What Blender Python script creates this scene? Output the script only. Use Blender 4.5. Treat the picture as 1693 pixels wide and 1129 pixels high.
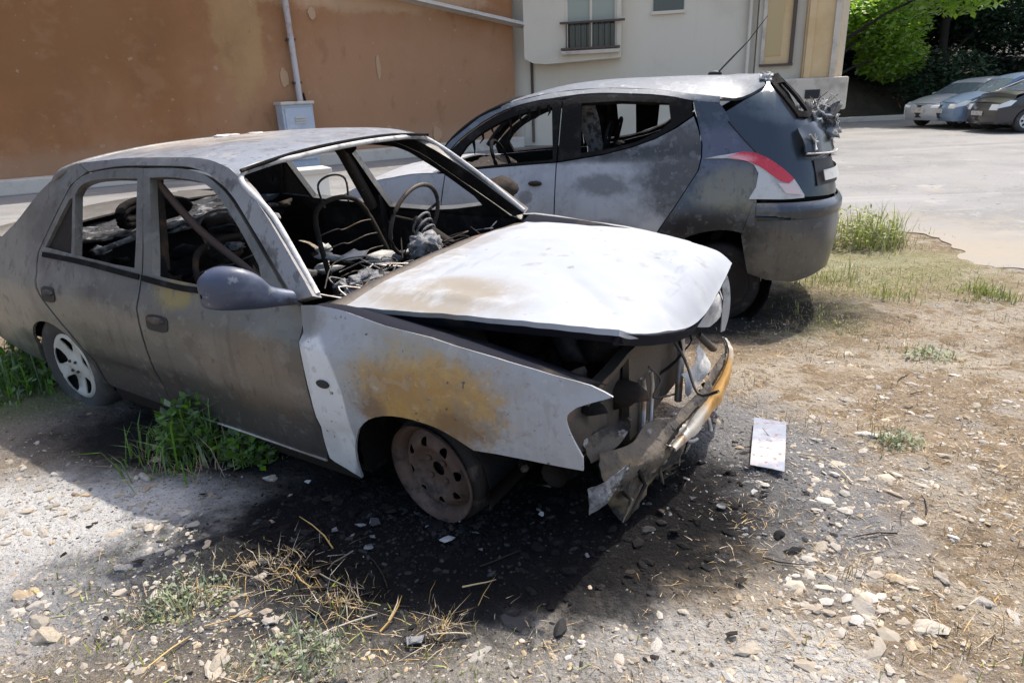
import bpy, bmesh, math, random
from mathutils import Vector, Matrix, noise
R = math.radians
random.seed(7)
scene = bpy.context.scene
for o in list(bpy.data.objects): bpy.data.objects.remove(o)
col = scene.collection

# ------------------------------------------------------------------ camera
CAMH, PITCH, ROLLC = 1.406, 0.3511, -0.0414
cam = bpy.data.cameras.new('camera'); cam.sensor_width = 36; cam.lens = 1125.64*36/1693
cam.clip_start = .05; cam.clip_end = 2000
camo = bpy.data.objects.new('camera', cam); col.objects.link(camo); scene.camera = camo
f_ = Vector((0, math.cos(PITCH), -math.sin(PITCH))); u_ = Vector((0, math.sin(PITCH), math.cos(PITCH))); r_ = Vector((1, 0, 0))
r2 = math.cos(ROLLC)*r_+math.sin(ROLLC)*u_; u2 = -math.sin(ROLLC)*r_+math.cos(ROLLC)*u_
camo.matrix_world = Matrix(((r2.x, u2.x, -f_.x, 0), (r2.y, u2.y, -f_.y, 0), (r2.z, u2.z, -f_.z, CAMH), (0, 0, 0, 1)))

# ------------------------------------------------------------------ world, sun, exposure
SUN_EL, SUN_AZ = R(61), R(42)
world = bpy.data.worlds.new('World'); scene.world = world; world.use_nodes = True
wn = world.node_tree; bg = wn.nodes['Background']
sky = wn.nodes.new('ShaderNodeTexSky'); sky.sky_type = 'NISHITA'; sky.sun_disc = False
sky.sun_elevation = SUN_EL; sky.sun_rotation = SUN_AZ; sky.air_density = 1.0; sky.dust_density = 3.6; sky.ozone_density = 0.8
wn.links.new(sky.outputs[0], bg.inputs[0]); bg.inputs[1].default_value = 0.15
sun = bpy.data.lights.new('sun', 'SUN'); sun.energy = 2.8; sun.angle = R(.53); sun.color = (1, .94, .84)
suno = bpy.data.objects.new('sun', sun); col.objects.link(suno)
to_sun = Vector((math.cos(SUN_EL)*math.sin(SUN_AZ), math.cos(SUN_EL)*math.cos(SUN_AZ), math.sin(SUN_EL)))
suno.rotation_euler = to_sun.to_track_quat('Z', 'Y').to_euler(); suno.location = (0, 0, 30)
vs = scene.view_settings; vs.view_transform = 'Standard'; vs.look = 'None'; vs.gamma = 1; vs.use_curve_mapping = False
vs.exposure = 1.0

# ------------------------------------------------------------------ helpers: materials
class NT:
    def __init__(s, m): s.t = m.node_tree; s.n = s.t.nodes; s.l = s.t.links
    def add(s, k, **kw):
        n = s.n.new(k)
        for a, b in kw.items(): setattr(n, a, b)
        return n
    def put(s, inp, v):
        if isinstance(v, bpy.types.NodeSocket): s.l.new(v, inp)
        else: inp.default_value = v
    def math(s, op, a, b=0.0, c=0.0, clamp=False):
        n = s.add('ShaderNodeMath', operation=op); n.use_clamp = clamp
        for i, v in enumerate((a, b, c)): s.put(n.inputs[i], v)
        return n.outputs[0]
    def step(s, v, lo, hi):
        n = s.add('ShaderNodeMapRange'); n.interpolation_type = 'SMOOTHSTEP'
        s.put(n.inputs[0], v); n.inputs[1].default_value = lo; n.inputs[2].default_value = hi
        return n.outputs[0]
    def mix(s, f, a, b):
        n = s.add('ShaderNodeMix', data_type='RGBA')
        s.put(n.inputs[0], f)
        for i, v in ((6, a), (7, b)):
            s.put(n.inputs[i], (*v, 1) if isinstance(v, tuple) and len(v) == 3 else v)
        return n.outputs[2]
def c3(c): return c if len(c) == 4 else (*c, 1)
def M(name, base, rough=.7, metal=0., layers=(), bump=None, spec=.4, rnd=0., trans=None, coat=0.):
    """layers: (colour, 'noise', scale, lo, hi[, stretch, amount]) or (colour, 'patch', centre, radii, wobble, wscale, soft[, amount])"""
    m = bpy.data.materials.new(name); m.use_nodes = True; nt = NT(m); b = nt.n['Principled BSDF']
    tc = nt.add('ShaderNodeTexCoord').outputs['Object']
    colr = None
    c = nt.add('ShaderNodeRGB'); c.outputs[0].default_value = c3(base); colr = c.outputs[0]
    if rnd:
        oi = nt.add('ShaderNodeObjectInfo'); gi = nt.add('ShaderNodeNewGeometry')
        s_ = nt.math('FRACT', nt.math('ADD', oi.outputs['Random'], gi.outputs['Random Per Island']))
        h = nt.add('ShaderNodeHueSaturation'); nt.put(h.inputs['Value'], nt.math('MULTIPLY_ADD', s_, rnd*2, 1-rnd))
        s2 = nt.math('FRACT', nt.math('MULTIPLY', s_, 7.31)); nt.put(h.inputs['Saturation'], nt.math('MULTIPLY_ADD', s2, 1.0, .45))
        nt.put(h.inputs['Color'], colr); colr = h.outputs[0]
    def nz(scale, stretch=(1, 1, 1), detail=6, rough_=.6):
        mp = nt.add('ShaderNodeMapping'); mp.inputs['Scale'].default_value = stretch; nt.put(mp.inputs[0], tc)
        n = nt.add('ShaderNodeTexNoise'); n.inputs['Scale'].default_value = scale; n.inputs['Detail'].default_value = detail
        n.inputs['Roughness'].default_value = rough_; nt.put(n.inputs['Vector'], mp.outputs[0]); return n.outputs[0]
    for L in layers:
        k = L[1]
        if k == 'noise':
            mask = nt.step(nz(L[2], L[5] if len(L) > 5 else (1, 1, 1)), L[3], L[4]); amt = L[6] if len(L) > 6 else 1
        else:
            ce, ra, wob, wsc, soft = L[2:7]; amt = L[7] if len(L) > 7 else 1
            mp = nt.add('ShaderNodeVectorMath', operation='SUBTRACT'); nt.put(mp.inputs[0], tc); mp.inputs[1].default_value = ce
            dv = nt.add('ShaderNodeVectorMath', operation='DIVIDE'); nt.put(dv.inputs[0], mp.outputs[0]); dv.inputs[1].default_value = ra
            ln = nt.add('ShaderNodeVectorMath', operation='LENGTH'); nt.put(ln.inputs[0], dv.outputs[0])
            d = nt.math('ADD', nt.math('ADD', ln.outputs['Value'], nt.math('MULTIPLY', nt.math('SUBTRACT', nz(wsc), .5), wob*3.2)), nt.math('MULTIPLY', nt.math('SUBTRACT', nz(wsc*4.3, detail=8, rough_=.7), .5), wob*1.5))
            mask = nt.step(d, 1+soft, 1-soft)
        if amt != 1: mask = nt.math('MULTIPLY', mask, amt)
        colr = nt.mix(mask, colr, L[0])
    nt.put(b.inputs['Base Color'], colr)
    b.inputs['Roughness'].default_value = rough; b.inputs['Metallic'].default_value = metal
    b.inputs['Specular IOR Level'].default_value = spec
    if coat: b.inputs['Coat Weight'].default_value = coat
    if bump:
        bn = nt.add('ShaderNodeBump'); bn.inputs['Strength'].default_value = bump[1]; bn.inputs['Distance'].default_value = bump[2] if len(bump) > 2 else .01
        nt.put(bn.inputs['Height'], nz(bump[0], detail=8)); nt.put(b.inputs['Normal'], bn.outputs[0])
    if trans:
        t = nt.add('ShaderNodeBsdfTranslucent'); t.inputs[0].default_value = c3(trans)
        a = nt.add('ShaderNodeAddShader'); nt.l.new(b.outputs[0], a.inputs[0]); nt.l.new(t.outputs[0], a.inputs[1])
        nt.l.new(a.outputs[0], nt.n['Material Output'].inputs[0])
    return m
def GLASS(name, tint, rough=.05, alpha_mix=.25):
    m = bpy.data.materials.new(name); m.use_nodes = True; nt = NT(m); b = nt.n['Principled BSDF']
    b.inputs['Base Color'].default_value = c3(tint); b.inputs['Roughness'].default_value = rough
    b.inputs['Specular IOR Level'].default_value = .8
    tr = nt.add('ShaderNodeBsdfTransparent'); mx = nt.add('ShaderNodeMixShader'); mx.inputs[0].default_value = alpha_mix
    nt.l.new(b.outputs[0], mx.inputs[1]); nt.l.new(tr.outputs[0], mx.inputs[2]); nt.l.new(mx.outputs[0], nt.n['Material Output'].inputs[0])
    return m

# ------------------------------------------------------------------ helpers: geometry
OFF = Vector((0, 0, 0))
def mesh_obj(name, verts, faces, mats, parent=None, mi=None, smooth=True):
    me = bpy.data.meshes.new(name)
    me.from_pydata([tuple(Vector(v)+OFF) for v in verts], [], faces)
    for m in (mats if isinstance(mats, (list, tuple)) else [mats]): me.materials.append(m)
    if mi: me.polygons.foreach_set('material_index', mi)
    if smooth: me.polygons.foreach_set('use_smooth', [True]*len(me.polygons))
    me.update()
    o = bpy.data.objects.new(name, me); col.objects.link(o)
    if parent: o.parent = parent
    return o
def tag(o, label=None, cat=None, group=None, kind=None):
    if label: o['label'] = label
    if cat: o['category'] = cat
    if group: o['group'] = group
    if kind: o['kind'] = kind
    return o
def empty(name, loc, rot=(0, 0, 0)):
    o = bpy.data.objects.new(name, None); o.empty_display_size = .2; o.location = loc; o.rotation_euler = rot; col.objects.link(o); return o
def ci(x, xs, ys):
    n = len(xs)
    if x <= xs[0]: return ys[0]
    if x >= xs[-1]: return ys[-1]
    i = 0
    while xs[i+1] < x: i += 1
    def tg(k):
        if k == 0: return (ys[1]-ys[0])/(xs[1]-xs[0])
        if k == n-1: return (ys[-1]-ys[-2])/(xs[-1]-xs[-2])
        return (ys[k+1]-ys[k-1])/(xs[k+1]-xs[k-1])
    h = xs[i+1]-xs[i]; t = (x-xs[i])/h; t2 = t*t; t3 = t2*t
    return (2*t3-3*t2+1)*ys[i]+(t3-2*t2+t)*h*tg(i)+(3*t2-2*t3)*ys[i+1]+(t3-t2)*h*tg(i+1)
def crv(pts, n=4, closed=False):
    out = []; m = len(pts)
    P = [Vector(p) for p in pts]
    for i in range(m if closed else m-1):
        a, b, c, d = (P[(i-1) % m], P[i], P[(i+1) % m], P[(i+2) % m]) if closed else (P[max(i-1, 0)], P[i], P[i+1], P[min(i+2, m-1)])
        for k in range(n):
            t = k/n
            out.append(.5*((2*b)+(c-a)*t+(2*a-5*b+4*c-d)*t*t+(3*b-a-3*c+d)*t**3))
    if not closed: out.append(P[-1])
    return out
def nzv(p, s, seed=0.): return noise.noise(Vector(p)*s+Vector((seed, seed*1.7, -seed)))
def shell(P, N, faces, th):
    """outer skin, inner skin and rim from skin points P, normals N"""
    n = len(P); V = [p for p in P]+[p-q*th for p, q in zip(P, N)]
    F = []; mi = []; cnt = {}
    for f in faces:
        F.append(f); mi.append(0)
        for a, b in zip(f, f[1:]+f[:1]): cnt[(a, b)] = cnt.get((a, b), 0)+1
    for f in faces: F.append([i+n for i in reversed(f)]); mi.append(1)
    for (a, b) in list(cnt):
        if (b, a) not in cnt:
            k = len(V); V += [P[a], P[b], V[b+n], V[a+n]]
            F.append([k+1, k, k+3, k+2]); mi.append(0)
    return V, F, mi
def panel(name, outer, holes, fmap, mat, parent, th=.012, step=.06, inner=None, out=None):
    bm = bmesh.new(); us = [q[0] for q in outer]; vs_ = [q[1] for q in outer]
    for loop in [outer]+list(holes):
        vv = [bm.verts.new((q[0], q[1], 0)) for q in loop]
        for a, b in zip(vv, vv[1:]+vv[:1]):
            try: bm.edges.new((a, b))
            except ValueError: pass
    bmesh.ops.triangle_fill(bm, use_beauty=True, use_dissolve=False, edges=bm.edges[:], normal=(0, 0, 1))
    for ax, lo, hi in ((0, min(us), max(us)), (1, min(vs_), max(vs_))):
        k = math.ceil((lo+1e-4)/step)
        while k*step < hi-1e-4:
            co = [0, 0, 0]; no = [0, 0, 0]; co[ax] = k*step; no[ax] = 1
            bmesh.ops.bisect_plane(bm, geom=bm.verts[:]+bm.edges[:]+bm.faces[:], dist=1e-5, plane_co=co, plane_no=no); k += 1
    bmesh.ops.triangulate(bm, faces=bm.faces[:])
    bm.verts.index_update(); e = 2e-3; P = []; N = []
    for v in bm.verts:
        u, w = v.co.x, v.co.y
        p = Vector(fmap(u, w)); a = Vector(fmap(u+e, w))-Vector(fmap(u-e, w)); b = Vector(fmap(u, w+e))-Vector(fmap(u, w-e))
        nn = a.cross(b); nn = nn.normalized() if nn.length > 1e-12 else Vector((0, 0, 1))
        if out is not None and nn.dot(out(p)) < 0: nn = -nn
        P.append(p); N.append(nn)
    faces = []
    for f in bm.faces:
        ix = [v.index for v in f.verts]
        if len(set(ix)) < 3: continue
        g = (P[ix[1]]-P[ix[0]]).cross(P[ix[2]]-P[ix[0]])
        if g.dot(N[ix[0]]) < 0: ix.reverse()
        faces.append(ix)
    bm.free()
    V, F, mi = shell(P, N, faces, th)
    return mesh_obj(name, V, F, [mat, inner or mat], parent, mi)
def refine(G, ni, nj):
    rows = [crv(r, nj) for r in G]
    cols = [crv([r[j] for r in rows], ni) for j in range(len(rows[0]))]
    return [[cols[j][i] for j in range(len(cols))] for i in range(len(cols[0]))]
def loft(name, G, mat, parent, th=.006, ni=6, nj=6, inner=None, wob=0, ws=4., seed=0., up=Vector((0, 0, 1)), fine=0):
    G = refine(G, ni, nj) if ni > 1 or nj > 1 else [[Vector(q) for q in r] for r in G]
    a, b = len(G), len(G[0]); P = []; N = []
    for i in range(a):
        for j in range(b):
            du = G[min(i+1, a-1)][j]-G[max(i-1, 0)][j]; dv = G[i][min(j+1, b-1)]-G[i][max(j-1, 0)]
            n = du.cross(dv); n = n.normalized() if n.length > 1e-12 else up.copy()
            if n.dot(up) < 0: n = -n
            p = G[i][j]
            if wob: p = p+n*(wob*nzv(p, ws, seed)+fine*nzv(p, ws*5, seed+3))
            P.append(p); N.append(n)
    F = []
    for i in range(a-1):
        for j in range(b-1):
            f = [i*b+j, i*b+j+1, (i+1)*b+j+1, (i+1)*b+j]
            if (P[f[1]]-P[f[0]]).cross(P[f[3]]-P[f[0]]).dot(N[f[0]]) < 0: f.reverse()
            F.append(f)
    V, F, mi = shell(P, N, F, th)
    return mesh_obj(name, V, F, [mat, inner or mat], parent, mi)
def tube_geo(pts, r, seg=8, V=None, F=None, closed=False):
    V = [] if V is None else V; F = [] if F is None else F
    P = [Vector(p) for p in pts]; n = len(P); base = len(V)
    rr = r if isinstance(r, (list, tuple)) else [r]*n
    for i in range(n):
        t = (P[(i+1) % n]-P[i-1]) if closed else (P[min(i+1, n-1)]-P[max(i-1, 0)])
        t = t.normalized() if t.length > 1e-9 else Vector((0, 0, 1))
        a = t.cross(Vector((0, 0, 1))) if abs(t.z) < .9 else t.cross(Vector((1, 0, 0)))
        a.normalize(); b = t.cross(a)
        for k in range(seg):
            an = 2*math.pi*k/seg; V.append(P[i]+(a*math.cos(an)+b*math.sin(an))*rr[i])
    for i in range(n if closed else n-1):
        for k in range(seg):
            j = (i+1) % n
            F.append([base+i*seg+k, base+i*seg+(k+1) % seg, base+j*seg+(k+1) % seg, base+j*seg+k])
    if not closed:
        F.append([base+k for k in range(seg)]); F.append([base+(n-1)*seg+k for k in reversed(range(seg))])
    return V, F
def tube(name, pts, r, mat, parent=None, seg=8, closed=False):
    V, F = tube_geo(pts, r, seg, closed=closed); return mesh_obj(name, V, F, mat, parent)
def box_geo(c, s, V, F, rz=0., jit=0.):
    k = len(V); ca, sa = math.cos(rz), math.sin(rz)
    for dz in (-1, 1):
        for dx, dy in ((-1, -1), (1, -1), (1, 1), (-1, 1)):
            x, y = dx*s[0]/2, dy*s[1]/2
            V.append(Vector((c[0]+x*ca-y*sa+random.uniform(-jit, jit), c[1]+x*sa+y*ca+random.uniform(-jit, jit), c[2]+dz*s[2]/2+random.uniform(-jit, jit))))
    F += [[k+3, k+2, k+1, k], [k+4, k+5, k+6, k+7], [k, k+1, k+5, k+4], [k+1, k+2, k+6, k+5], [k+2, k+3, k+7, k+6], [k+3, k, k+4, k+7]]
def box(name, c, s, mat, parent=None, rz=0., bev=.0, jit=0.):
    V, F = [], []; box_geo(c, s, V, F, rz, jit)
    o = mesh_obj(name, V, F, mat, parent, smooth=False)
    if bev:
        bm = bmesh.new(); bm.from_mesh(o.data); bmesh.ops.bevel(bm, geom=bm.edges[:], offset=bev, segments=2, profile=.6, affect='EDGES'); bm.to_mesh(o.data); bm.free()
    return o
def lathe(name, prof, mat, parent, seg=40, axis='Y', loc=(0, 0, 0), mats=None):
    V, F = [], []
    for (r, h) in prof:
        for k in range(seg):
            a = 2*math.pi*k/seg; V.append(Vector((r*math.cos(a), h, r*math.sin(a)))+Vector(loc))
    for i in range(len(prof)-1):
        for k in range(seg): F.append([i*seg+k, i*seg+(k+1) % seg, (i+1)*seg+(k+1) % seg, (i+1)*seg+k])
    return mesh_obj(name, V, F, mat, parent)
def rock_mesh(seed, sub=1):
    bm = bmesh.new(); bmesh.ops.create_icosphere(bm, subdivisions=sub, radius=1)
    for v in bm.verts:
        d = .75+.55*nzv(v.co, .9, seed)+.25*nzv(v.co, 2.2, seed+5); v.co = Vector((v.co.x*d, v.co.y*d*.75, max(v.co.z, -.55)*d*.5))
    return bm
def lump(name, c, s, mat, parent=None, seed=0., sub=3, rough=.35):
    bm = bmesh.new(); bmesh.ops.create_icosphere(bm, subdivisions=sub, radius=1)
    V = []
    for v in bm.verts:
        d = 1+rough*nzv(v.co, 1.6, seed)+rough*.8*nzv(v.co, 4.5, seed+9)+rough*.3*nzv(v.co, 11, seed)
        V.append(Vector((c[0]+v.co.x*d*s[0], c[1]+v.co.y*d*s[1], c[2]+v.co.z*d*s[2])))
    F = [[v.index for v in f.verts] for f in bm.faces]; bm.free()
    return mesh_obj(name, V, F, mat, parent)

def sstep(t): t = min(1, max(0, t)); return t*t*(3-2*t)
def gz(x, y):
    return -.15*max(sstep((y-2.6)/1.6)*sstep((x+.2)/1.3), sstep((y-6)/4))

# ------------------------------------------------------------------ materials
SOOT = M('soot', (.012, .011, .011), .9, spec=.08, layers=[((.035, .032, .03), 'noise', 9, .5, .75)], bump=(40, .6, .01))
SOOTB = M('soot_brown', (.03, .024, .02), .85, spec=.15, layers=[((.10, .055, .03), 'noise', 6, .55, .75), ((.2, .19, .18), 'noise', 22, .66, .75)], bump=(30, .5, .01))
CHAR_METAL = M('charred_metal', (.075, .062, .052), .6, .3, layers=[((.17, .10, .055), 'noise', 5, .52, .72), ((.03, .028, .027), 'noise', 11, .5, .7)], bump=(30, .35, .01))
WHITE_ASH = M('white_ash', (.48, .47, .45), .9, layers=[((.25, .24, .23), 'noise', 12, .5, .7)], bump=(35, .5, .01))
GREY_ASH = M('grey_ash', (.21, .21, .215), .95, layers=[((.05, .05, .05), 'noise', 16, .44, .6), ((.36, .36, .37), 'noise', 30, .6, .7)], bump=(45, 1, .015))
BARE = M('bare_metal', (.5, .47, .43), .45, .5, layers=[((.35, .17, .06), 'noise', 6, .5, .7), ((.75, .73, .7), 'noise', 9, .58, .7)], bump=(30, .2, .005))
ZB = -.16
def WEAR(lt, dk, amt=.7):
    # flaked paint with crisp edges, rust specks and run streaks
    return [(lt, 'noise', 10, .575, .60, (1, 1, 1.4), amt*.55), (dk, 'noise', 6.5, .60, .625, (1, 1, .7), amt*.6), (dk, 'noise', 24, .60, .64, (1, 1, .5), amt),
            (lt, 'noise', 38, .63, .66, (1, 1, 1), amt), ((.17, .085, .035), 'noise', 19, .645, .67, (1, 1, 1), amt*.8), (dk, 'noise', 3.2, .55, .68, (5, 5, .35), amt*.6)]
SED_SIDE = M('burnt_paint_side', (.118, .112, .098), .40, .2, spec=.55, bump=(26, .22, .006), layers=[
    ((.165, .158, .14), 'noise', 2.2, .48, .66, (1, 1, 1.6)),
    ((.085, .08, .072), 'noise', 1.6, .50, .68, (.7, 1, 2.5), .8),
    ((.055, .05, .047), 'patch', (-1.0, -.8, .36+ZB), (1.5, .6, .17), .2, 3, .3, .85),
    ((.27, .20, .055), 'patch', (-1.17, -.8, .86+ZB), (.13, .5, .05), .5, 9, .5, .8),
    ((.17, .115, .07), 'patch', (-.72, -.8, .60+ZB), (.32, .5, .14), .4, 5, .5, .6),
    ((.20, .19, .16), 'patch', (-1.75, -.8, .70+ZB), (.5, .5, .06), .4, 5, .5, .5),
    ((.27, .255, .215), 'patch', (-2.75, -.8, .75+ZB), (.45, .6, .35), .3, 4, .35, .8)]+WEAR((.21, .2, .175), (.05, .045, .042), .55))
SED_FENDER = M('burnt_paint_fender', (.37, .375, .39), .55, .1, spec=.45, bump=(18, .12, .006), layers=[
    ((.31, .305, .30), 'noise', 3, .48, .7),
    ((.30, .265, .19), 'patch', (.03, -.8, .70+ZB), (.30, .6, .17), .3, 6, .4, .8),
    ((.40, .215, .05), 'patch', (.07, -.8, .66+ZB), (.22, .6, .12), .6, 7, .5), ((.52, .36, .14), 'patch', (.14, -.8, .63+ZB), (.13, .6, .09), .8, 13, .3, .8), ((.54, .37, .15), 'patch', (.09, -.8, .65+ZB), (.20, .6, .11), 1.3, 30, .4, .3), ((.14, .07, .03), 'patch', (.10, -.8, .63+ZB), (.22, .6, .12), 1.6, 40, .4, .3), ((.28, .15, .06), 'patch', (.06, -.8, .70+ZB), (.16, .6, .05), .8, 9, .5, .7),
    ((.48, .30, .10), 'patch', (.08, -.8, .68+ZB), (.24, .6, .14), .7, 14, .4, .35),
    ((.17, .10, .055), 'patch', (.19, -.8, .60+ZB), (.11, .5, .07), .7, 11, .6, .8),
    ((.19, .12, .07), 'patch', (-.16, -.8, .60+ZB), (.06, .5, .05), .7, 12, .6, .8),
    ((.66, .655, .64), 'patch', (-.385, -.8, .52+ZB), (.118, .5, .285), .06, 5, .05),
    ((.5, .49, .47), 'patch', (-.40, -.8, .40+ZB), (.05, .5, .05), .5, 14, .4, .6),
    ((.16, .15, .14), 'patch', (-.47, -.8, .87+ZB), (.10, .5, .07), .4, 8, .3, .7),
    ((.07, .06, .05), 'noise', 34, .66, .70)]+WEAR((.5, .49, .47), (.24, .22, .19), .28))
SED_FENDER_PLAIN = M('burnt_paint_far_fender', (.36, .355, .35), .6, .1, layers=[((.22, .16, .1), 'noise', 5, .5, .7)], bump=(18, .15, .006))
SED_HOOD = M('ash_white_hood', (.335, .352, .38), .9, 0, spec=.06, bump=(9, .12, .01), layers=[
    ((.32, .345, .385), 'noise', 2.2, .45, .68), ((.25, .215, .165), 'patch', (-.05, -.52, .9+ZB), (.30, .15, .3), .3, 5, .4, .85), ((.24, .21, .17), 'patch', (-.36, -.1, .9+ZB), (.10, .5, .3), .5, 6, .5, .7),
    ((.26, .26, .275), 'patch', (-.33, .30, .9+ZB), (.05, .42, .3), .8, 6, .5, .6), ((.36, .34, .32), 'patch', (.30, .52, .9+ZB), (.16, .06, .3), .6, 8, .5, .6),
    ((.375, .388, .405), 'noise', 5, .50, .74), ((.25, .24, .235), 'noise', 7, .60, .70, (1, 1, 1), .6), ((.20, .17, .14), 'noise', 16, .66, .72, (1, 1, 1), .6), ((.34, .36, .39), 'noise', 26, .56, .66, (1, .4, 1), .4), ((.20, .205, .22), 'noise', 4, .60, .70, (2, .5, 1), .4)])
HOOD_UNDER = M('sooted_underside_gap_shade', (.012, .013, .020), .85, spec=.1, bump=(20, .3, .01), layers=[((.06, .05, .04), 'noise', 4, .55, .75)])
SED_ROOF = M('burnt_roof_paint', (.21, .225, .25), .42, .25, spec=.5, bump=(8, .1, .008), layers=[
    ((.42, .36, .29), 'patch', (-1.75, -.1, 1.3+ZB), (.42, .3, .4), .4, 4, .4, .8), ((.55, .5, .44), 'noise', 14, .6, .7, (1, 1, 1), .5),
    ((.13, .125, .125), 'noise', 3, .50, .66, (1, 1, 1), .7)]+WEAR((.36, .33, .29), (.09, .085, .08), .7))
SED_FRAME = M('burnt_pillar_paint', (.17, .16, .15), .5, .15, bump=(20, .15, .006), layers=[
    ((.30, .29, .285), 'patch', (-.62, -.7, 1.1+ZB), (.45, .4, .3), .4, 6, .5, .7), ((.09, .08, .07), 'noise', 6, .52, .66)]+WEAR((.33, .32, .3), (.07, .06, .055), .6))
MIRROR_P = M('blue_grey_mirror_plastic', (.045, .055, .09), .45, spec=.6, bump=(25, .25, .006), layers=[((.10, .12, .17), 'noise', 4, .5, .66), ((.16, .17, .19), 'noise', 17, .6, .65), ((.03, .03, .035), 'noise', 9, .6, .7)])
RUST_RIM = M('rusted_steel_rim', (.105, .068, .052), .8, .2, spec=.2, layers=[((.17, .115, .09), 'noise', 7, .45, .7), ((.05, .04, .036), 'noise', 13, .5, .7)], bump=(50, .4, .004))
ALLOY = M('dusty_pale_wheel_cover', (.52, .50, .44), .6, .1, layers=[((.3, .28, .23), 'noise', 9, .5, .7)])
TYRE = M('dusty_tyre', (.055, .052, .048), .85, bump=(60, .4, .004), layers=[((.12, .11, .095), 'noise', 7, .5, .75)])
BURNT_TYRE = M('burnt_tyre', (.03, .027, .025), .95, spec=.1, bump=(35, 1, .01), layers=[((.09, .07, .06), 'noise', 10, .55, .75)])
# hatchback
HB_SIDE = M('scorched_hatch_paint', (.36, .365, .375), .5, .15, spec=.45, bump=(14, .1, .006), layers=[
    ((.30, .302, .31), 'noise', 3, .45, .68),
    ((.13, .128, .128), 'patch', (.80, .8, .94), (.18, .5, .07), .6, 7, .45, .85),
    ((.17, .165, .16), 'patch', (1.34, .8, .87), (.055, .4, .05), .4, 14, .2, .9),
    ((.05, .05, .05), 'patch', (1.58, .8, .86), (.02, .4, .018), .3, 14, .2), ((.05, .05, .05), 'patch', (1.55, .8, .74), (.018, .4, .018), .3, 14, .2),
    ((.20, .20, .20), 'patch', (.78, .8, .64), (.20, .5, .07), .4, 8, .3, .8),
    ((.06, .057, .055), 'patch', (.18, .8, 1.02), (.38, .5, .33), .4, 5, .35, .95),
    ((.10, .098, .095), 'patch', (.9, .8, 1.13), (1.0, .5, .045), .3, 7, .4, .9),
    ((.5, .48, .45), 'patch', (.45, .8, .66), (.10, .4, .10), .6, 8, .5, .6),
    ((.15, .148, .145), 'noise', 4, .58, .70, (1, 1, 1), .5), ((.045, .045, .046), 'patch', (.9, .8, 1.16), (1.05, .5, .05), .6, 7, .5)]+WEAR((.42, .42, .43), (.15, .148, .145), .22))
HB_REAR = M('scorched_hatch_rear_paint', (.05, .062, .078), .28, .3, spec=.55, bump=(12, .06, .005), layers=[
    ((.095, .10, .13), 'patch', (-.02, .75, 1.15), (.28, .5, .17), .2, 5, .3), ((.20, .175, .13), 'patch', (-.05, .85, .90), (.24, .5, .17), .35, 6, .35, .9),
    ((.12, .114, .10), 'patch', (-.35, .75, .45), (.35, .6, .22), .25, 5, .4, .9), ((.015, .015, .017), 'patch', (.08, .85, .60), (.34, .5, .20), .3, 6, .35),
    ((.065, .095, .10), 'noise', 4, .55, .75, (1, 1, 1), .6)]+WEAR((.17, .18, .2), (.03, .03, .033), .4))
HB_TAIL = M('scorched_tailgate_paint', (.038, .05, .064), .26, .3, spec=.55, bump=(12, .06, .005), layers=[
    ((.11, .13, .14), 'patch', (-.32, .6, 1.44), (.22, .4, .11), .3, 5, .4), ((.04, .06, .068), 'noise', 4, .5, .7), ((.02, .024, .028), 'patch', (-.6, .2, 1.18), (.2, .6, .08), .4, 8, .4)])
HB_ROOF = M('scorched_hatch_roof', (.115, .128, .145), .5, .3, spec=.35, bump=(8, .05, .006), layers=[((.16, .175, .195), 'noise', 3, .5, .72), ((.28, .28, .28), 'noise', 12, .64, .68)]+WEAR((.26, .27, .28), (.08, .08, .085), .5))
RED_LENS = M('red_lamp_lens', (.55, .02, .035), .25, spec=.6, coat=.3, layers=[((.78, .35, .36), 'patch', (-.04, .78, 1.10), (.12, .2, .028), .3, 10, .5, .9), ((.30, .008, .02), 'noise', 9, .52, .66), ((.70, .08, .09), 'noise', 40, .6, .64, (1, 1, .3), .5)])  # pale streak on the top edge is a highlight put into the colour
CLEAR_LENS = M('smoky_clear_lens', (.52, .51, .48), .3, spec=.6, coat=.3, layers=[((.34, .33, .3), 'noise', 6, .5, .7)])
MELT = M('melted_plastic_grey', (.20, .205, .21), .8, bump=(55, 1, .02), layers=[((.45, .45, .44), 'noise', 18, .55, .65), ((.03, .03, .03), 'noise', 25, .52, .6)])
BLACK_GLASS = M('sooted_glass', (.02, .021, .023), .3, spec=.5)
BLACK_PL = M('black_plastic', (.02, .02, .021), .6)
# buildings
OCHRE = M('ochre_plaster', (.30, .134, .054), .9, bump=(26, .4, .012), layers=[
    ((.335, .168, .078), 'noise', .35, .42, .66), ((.25, .115, .045), 'noise', .8, .5, .72, (1, 1, .5), .8), ((.46, .28, .15), 'noise', 2.1, .6, .75, (1, 1, 1), .7),
    ((.28, .13, .06), 'noise', 1.1, .55, .7, (4, 4, .25), .6), ((.375, .21, .118), 'patch', (-3.2, 0, 1.2), (4.2, 3, 2.6), .3, 1.2, .5, .75), ((.40, .245, .11), 'patch', (-7.55, 0, 3.3), (.55, 3, 1.7), .3, 2.5, .2, .8), ((.50, .33, .20), 'patch', (-4, 0, 3.9), (3.0, 3, .35), .35, 3, .3, .7), ((.20, .095, .036), 'patch', (-12, 0, 3.2), (4, 3, 1.6), .4, 1, .5, .6), ((.38, .22, .12), 'noise', 1.3, .54, .64, (1, 1, 1.3), .22), ((.20, .10, .05), 'noise', 2.2, .58, .68, (1, 1, .6), .35), ((.42, .28, .18), 'noise', 4.5, .65, .68, (1, 1, 1), .6), ((.17, .09, .05), 'noise', 8, .68, .71, (1, 1, .3), .6), ((.36, .24, .16), 'patch', (-12, 0, .3), (20, 3, .45), .3, 1.5, .5, .5)])
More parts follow.
